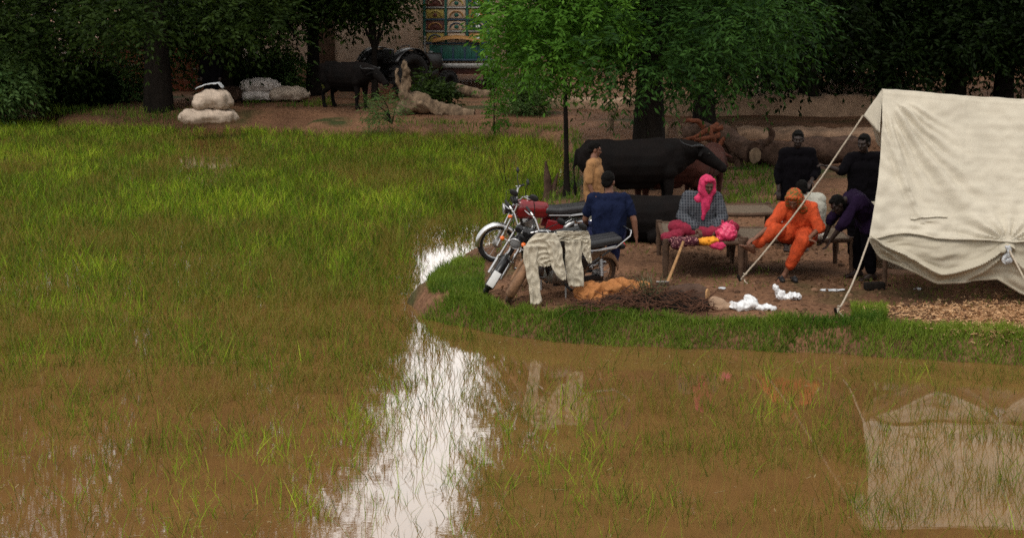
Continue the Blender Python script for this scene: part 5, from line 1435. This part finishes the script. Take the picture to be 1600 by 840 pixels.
for s in (-1, 1):
    q = MB(); q.ball(V3(s * .85 + .1, -.13, 1.15), (.12, .05, .12), 14, 10); q.build('headlight', M['glass_lens'], t)
    for y in (.8, 5.2):
        q = MB(); q.ring(V3(s * .95, y, .46), V3(1, 0, 0), .34, .13, 28, 10); w = q.build('wheel', M['tyre'], t)
        q = MB(); q.tube([V3(s * .95 - .1, y, .46), V3(s * .95 + .1, y, .46)], .24, 18); q.build('rim', M['black_paint'], w)
q = MB(); q.grid(lambda u, v: V3(-.7 + u * 1.5, -.12 - .14 * v, 1.62 + .12 * math.sin(PI * u) - .1 * v), 16, 3); q.build('visor', M['truck_orange'], t, solid=.02)
# ------------------------------------------------------------------ trees
def rel(px, py, Y, b):           # a point given by pixel and distance, relative to a base
    p = W(px, py, Y); return (p.x - b.x, p.y - b.y, p.z - b.z)

# the big feathery tree behind the animals
g = np.random.default_rng(21)
b = on(1012, 292)
cl = ell_clumps(-.95, .2, 16.0, 3.5, 3.3, 4.4, 90, 1.0, g) + ell_clumps(.6, .2, 7.4, 2.2, 2.8, 4.6, 44, .95, g, zmin=3.7)
for px_, py_, r_ in [(930, 60, .8), (985, 40, .9), (1060, 30, .9), (1140, 20, .9), (1215, 5, .8), (1225, 60, .7), (1180, 85, .75), (1120, 105, .7), (1050, 108, .75),
                     (985, 105, .75), (935, 118, .5), (1245, 30, .55), (1160, 50, .9), (1095, 65, .9), (1020, 70, .9), (1040, 140, .45), (960, 145, .45), (1120, 140, .4), (1190, 120, .5)]:
    p = rel(px_, py_ - 24, b.y + g.uniform(-2.2, .6), b); cl.append((*p, r_))
tree('dark feathery shade tree with thick forked trunk behind the buffalo', b, 18.5, cl, M['leaf_mid'], 20500, g, .27, .42, .13, .035, 10, .55, name='shade_tree', limbs=16, fork=.12, tbase=.0)

# young bright tree
g = np.random.default_rng(22)
b = on(886, 305)
cl = []
for px_, py_, r_ in [(818, 10, .6), (860, 5, .65), (930, 10, .6), (965, 35, .4), (806, 50, .42), (840, 55, .55), (900, 50, .55), (800, 88, .36), (860, 82, .46), (912, 78, .35), 
                     (862, 112, .28), (778, 25, .3), (905, 105, .2)]:
    p = rel(px_, py_, b.y + g.uniform(-.8, .8), b); cl.append((*p, r_))
cl += ell_clumps(.1, 0, 5.2, 1.5, 1.2, 1.9, 26, .55, g) + [(-1.15, 0, 4.3, .5), (-1.35, .1, 5.0, .5), (-1.5, 0, 5.6, .5), (-1.6, .1, 6.2, .5), (-1.5, -.1, 6.8, .5), (-.9, 0, 5.8, .6), (-.8, 0, 6.7, .6), (-.2, 0, 7.1, .6)]
tree('bright green young tree with thin straight trunk at the field edge', b, 7.0, cl, M['leaf_bright'], 5800, g, .05, .36, .115, .036, 10, .6, name='young_tree', limbs=14, fork=.3, lean=(-.15, 0), tbase=.12)

# small sapling on the far bank
g = np.random.default_rng(23)
b = on(772, 196)
cl = [(*rel(772 + g.normal(0, 7), yy, b.y, b), .10 + .07 * g.random()) for yy in (188, 176, 165, 152, 140, 128, 115, 100, 90)]
tree('slender leafy sapling on the far bank below the bright tree', b, 1.9, cl, M['leaf_bright'], 190, g, .02, .16, .10, .04, 6, .5, name='sapling', limbs=6, tbase=0)

# second dark trunk to the right of the shade tree, and the black stand behind the tent
FAR = [  # px, base py, height, crown half width, bottom pixel row, label
    (1100, 205, 13.5, 3.3, 128, 'dark tree with upright trunk behind the log pile', 3),
    (1262, 176, 15.0, 3.2, 152, 'black dense tree left of the tent ridge', 4),
    (1492, 172, 18.0, 3.8, 92, 'tall black tree with two dark stems over the tent', 5),
    (1566, 170, 17.0, 3.6, 98, 'tall black tree over the end of the tent ridge', 6),
    (1700, 170, 18.0, 4.2, 128, 'tall black tree past the end of the tent', 7),
    (1385, 160, 16.0, 3.6, 138, 'black leafy tree behind the tent peak', 8),
]
for px_, py_, ht, hw, low, lab, sd in FAR:
    g = np.random.default_rng(sd + 40)
    b = on(px_, py_)
    zlow = W(px_, low, b.y - 1).z - b.z
    cl = ell_clumps(0, 0, ht * .56, hw, hw, ht * .45, 60, 1.15, g, zmin=zlow + 1.0)
    for k in range(26):
        a = g.random() * 2 * PI; q = hw * g.random() ** .5
        cl.append((q * math.cos(a), q * math.sin(a), zlow + .75 + g.random() * .9, .75))
    tree(lab, b, ht, cl, M['leaf_shaded'], 9500, g, .24, .6, .17, .065, 8, .5, group='dark trees behind the tent', name='dark_tree', limbs=12, fork=.12, shell=.3)

LEFT = [ # px, base py, height, half width, clump-bottom row
    (-170, 168, 17, 4.2, 118, 'tall leafy tree beyond the edge of the field', 1),
    (75, 165, 19, 3.6, 128, 'broad dark tree above the pale shrub at the field edge', 2),
    (248, 172, 22, 3.9, 82, 'big dark tree with stout black trunk by the stacked sacks', 3),
    (352, 160, 22, 1.9, 88, 'tall dark tree behind the row of sacks', 4),
    (490, 150, 13.0, 1.5, 34, 'leafy dark tree in front of the plastered house', 5),
    (586, 158, 7.0, .85, 46, 'narrow drooping tree between the buffalo and tractor', 6),
]
for px_, py_, ht, hw, low, lab, sd in LEFT:
    g = np.random.default_rng(sd + 60)
    b = on(px_, py_)
    zlow = W(px_, low, b.y - 1).z - b.z
    big = hw > 1.2
    cl = ell_clumps(0, 0, ht * .57, hw, hw, ht * .43, 58 if big else 26, 1.25 if big else .6, g, zmin=zlow + .9)
    for k in range(30 if big else 7):
        a = g.random() * 2 * PI; q = hw * .95 * g.random() ** .5
        cl.append((q * math.cos(a), q * math.sin(a), zlow + .6 + g.random() * .9, .8 if big else .4))
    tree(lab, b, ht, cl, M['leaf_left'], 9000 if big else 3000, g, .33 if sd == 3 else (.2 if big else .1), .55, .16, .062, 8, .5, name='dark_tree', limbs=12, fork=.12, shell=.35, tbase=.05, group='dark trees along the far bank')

# far wood closing the view
g = np.random.default_rng(90)
cl = []
for k in range(330):
    px_ = g.uniform(-500, 2200); Y = g.uniform(66, 78)
    top = 3.2 if 560 < px_ < 860 else 17
    x_ = (px_ - 800) / F * Y
    cl.append((x_, Y, g.uniform(.8, top), g.uniform(1.6, 2.6) if top > 5 else 1.3))
tag(crown_mesh('far_wood', cl, 26000, g, M['leaf_shaded'], None, .9, .42, .2, 6, .4, .3, .1), kind='stuff', label='far dark wood closing off the view behind the houses', cat='wood')

def shrub(name, label, base, clumps, m, n, g, leaf=.1, wid=.04, L=.25, group=None, tb=.1):
    t = thing(name, label, 'shrub', base, 0, group)
    mb = MB()
    for c in clumps[:7]:
        mb.tube([(0, 0, -.05), Vector(c[:3]) * .5 + Vector((.03, 0, .05)), c[:3]], [.02, .014, .005], 6)
    mb.build('stem', M['bark'], t)
    crown_mesh('foliage', clumps, n, g, m, t, L, leaf, wid, 7, .5, .3, tb)
    return t
g = np.random.default_rng(33)
for px_, py_, w_, h_, lab in [(120, 164, 1.3, 1.1, 'black leafy undergrowth left of the big trunk'), (390, 150, 1.0, 1.0, 'dark undergrowth behind the grey white sack')]:
    b = on(px_, py_); shrub('shrub', lab, b, ell_clumps(0, 0, h_ * .55, w_, .6, h_ * .5, 14, .38, g), M['leaf_shaded'], 1300, g, .15, .06, .35, 'dark undergrowth under the far trees', 0)
g = np.random.default_rng(31)
b = on(18, 172); shrub('shrub', 'pale green bushy shrub at the waterside under dark trees', b, ell_clumps(0, 0, .75, .9, .6, .7, 14, .4, g), M['leaf_shrub'], 1500, g, .16, .06, .35)
b = on(-60, 168); shrub('shrub', 'olive shrub with reddish tips at the end of the far bank', b, ell_clumps(0, 0, 1.2, .9, .7, 1.2, 16, .45, g), M['leaf_red'], 1200, g, .16, .06, .35, tb=.0)
b = on(182, 158); shrub('shrub', 'low green shrub by the red brick wall under the trees', b, ell_clumps(0, 0, .5, .6, .5, .5, 9, .3, g), M['leaf_shrub'], 500, g, .14, .06, .3)
b = on(440, 150); shrub('shrub', 'green shrub behind the fat sacks near the plastered house', b, ell_clumps(0, 0, .55, .95, .5, .55, 12, .35, g), M['leaf_shrub'], 900, g, .14, .06, .3)
b = on(820, 180); shrub('shrub', 'grey green bush behind the bright young tree', b, ell_clumps(0, 0, .8, .5, .5, .8, 12, .3, g), M['leaf_shrub'], 900, g, .13, .03, .4)
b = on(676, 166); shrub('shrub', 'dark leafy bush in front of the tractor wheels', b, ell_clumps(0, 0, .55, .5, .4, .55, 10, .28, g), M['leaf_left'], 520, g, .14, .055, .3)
b = on(612, 190); shrub('weed', 'thin grassy weed beside the fallen pale log', b, ell_clumps(-.3, 0, .35, .45, .3, .35, 8, .2, g), M['leaf_shrub'], 150, g, .14, .02, .3)

# ------------------------------------------------------------------ light, sky, camera
wd_ = bpy.data.worlds.new('World'); SC.world = wd_; wd_.use_nodes = True
nt = wd_.node_tree; N = nt.nodes; L_ = nt.links
SUN_EL, SUN_AZ = R(58), R(205)     # azimuth from north (+Y), clockwise: behind the camera, to the left
sky = N.new('ShaderNodeTexSky'); sky.sky_type = 'NISHITA'; sky.sun_disc = False
sky.sun_elevation = SUN_EL; sky.sun_rotation = SUN_AZ
sky.air_density = 1.; sky.dust_density = 6.; sky.ozone_density = 1.
tcw = N.new('ShaderNodeTexCoord'); bw = N.new('ShaderNodeRGBToBW'); L_.new(sky.outputs[0], bw.inputs[0])
cn = N.new('ShaderNodeTexNoise'); cn.inputs['Scale'].default_value = 2.2; cn.inputs['Detail'].default_value = 6
mpw = N.new('ShaderNodeMapping'); mpw.inputs['Scale'].default_value = (1, 1, 2.5); L_.new(tcw.outputs['Generated'], mpw.inputs[0]); L_.new(mpw.outputs[0], cn.inputs['Vector'])
crw = N.new('ShaderNodeMapRange'); crw.inputs[1].default_value = .3; crw.inputs[2].default_value = .7; crw.inputs[3].default_value = .85; crw.inputs[4].default_value = 1.12
L_.new(cn.outputs['Fac'], crw.inputs[0])
ml = N.new('ShaderNodeMath'); ml.operation = 'MULTIPLY'; ov = N.new('ShaderNodeMix'); ov.data_type = 'FLOAT'; ov.inputs[0].default_value = .82; ov.inputs[3].default_value = 4.2   # cloud deck evens out the sky
L_.new(bw.outputs[0], ov.inputs[2])
# added sky gradient: brighter ahead to lift the water reflection, dimmer behind the camera
sx_ = N.new('ShaderNodeSeparateXYZ'); L_.new(tcw.outputs['Generated'], sx_.inputs[0])
ahead = N.new('ShaderNodeMapRange'); ahead.interpolation_type = 'SMOOTHSTEP'; L_.new(sx_.outputs['Y'], ahead.inputs[0])
for k_, v_ in enumerate((.2, .95, .78, 2.3)): ahead.inputs[k_ + 1].default_value = v_
deck = N.new('ShaderNodeMath'); deck.operation = 'MULTIPLY'; L_.new(ov.outputs[0], deck.inputs[0]); L_.new(ahead.outputs[0], deck.inputs[1])
L_.new(deck.outputs[0], ml.inputs[0]); L_.new(crw.outputs[0], ml.inputs[1])
cmb = N.new('ShaderNodeMix'); cmb.data_type = 'RGBA'; cmb.blend_type = 'MULTIPLY'; cmb.inputs[0].default_value = 1
L_.new(ml.outputs[0], cmb.inputs[6]); cmb.inputs[7].default_value = (1.0, .975, .93, 1)
mxw = N.new('ShaderNodeMix'); mxw.data_type = 'RGBA'; mxw.inputs[0].default_value = .9
L_.new(sky.outputs[0], mxw.inputs[6]); L_.new(cmb.outputs[2], mxw.inputs[7])
L_.new(mxw.outputs[2], N['Background'].inputs['Color']); N['Background'].inputs['Strength'].default_value = .15

sl = bpy.data.lights.new('sun', 'SUN'); sl.energy = .5; sl.angle = R(20); sl.color = (1, .96, .9)
so = bpy.data.objects.new('sun', sl); COL.objects.link(so)
dv = Vector((math.sin(SUN_AZ) * math.cos(SUN_EL), math.cos(SUN_AZ) * math.cos(SUN_EL), math.sin(SUN_EL)))
so.rotation_euler = dv.to_track_quat('Z', 'Y').to_euler(); so.location = dv * 60

cd = bpy.data.cameras.new('camera'); cam = bpy.data.objects.new('camera', cd); COL.objects.link(cam)
cd.sensor_width = 36; cd.lens = F / 1600 * 36; cd.clip_end = 6000; cd.clip_start = .1
cam.location = (0, 0, H); cam.rotation_euler = (PI / 2 - TH, 0, 0)
SC.camera = cam
SC.view_settings.view_transform = 'Standard'; SC.view_settings.look = 'None'
SC.view_settings.exposure = 1.05; SC.view_settings.gamma = 1.0
SC.cycles.use_denoising = False; SC.cycles.filter_width = 1.6
SC.cycles.max_bounces = 6; SC.cycles.diffuse_bounces = 3; SC.cycles.transmission_bounces = 4; SC.cycles.transparent_max_bounces = 6
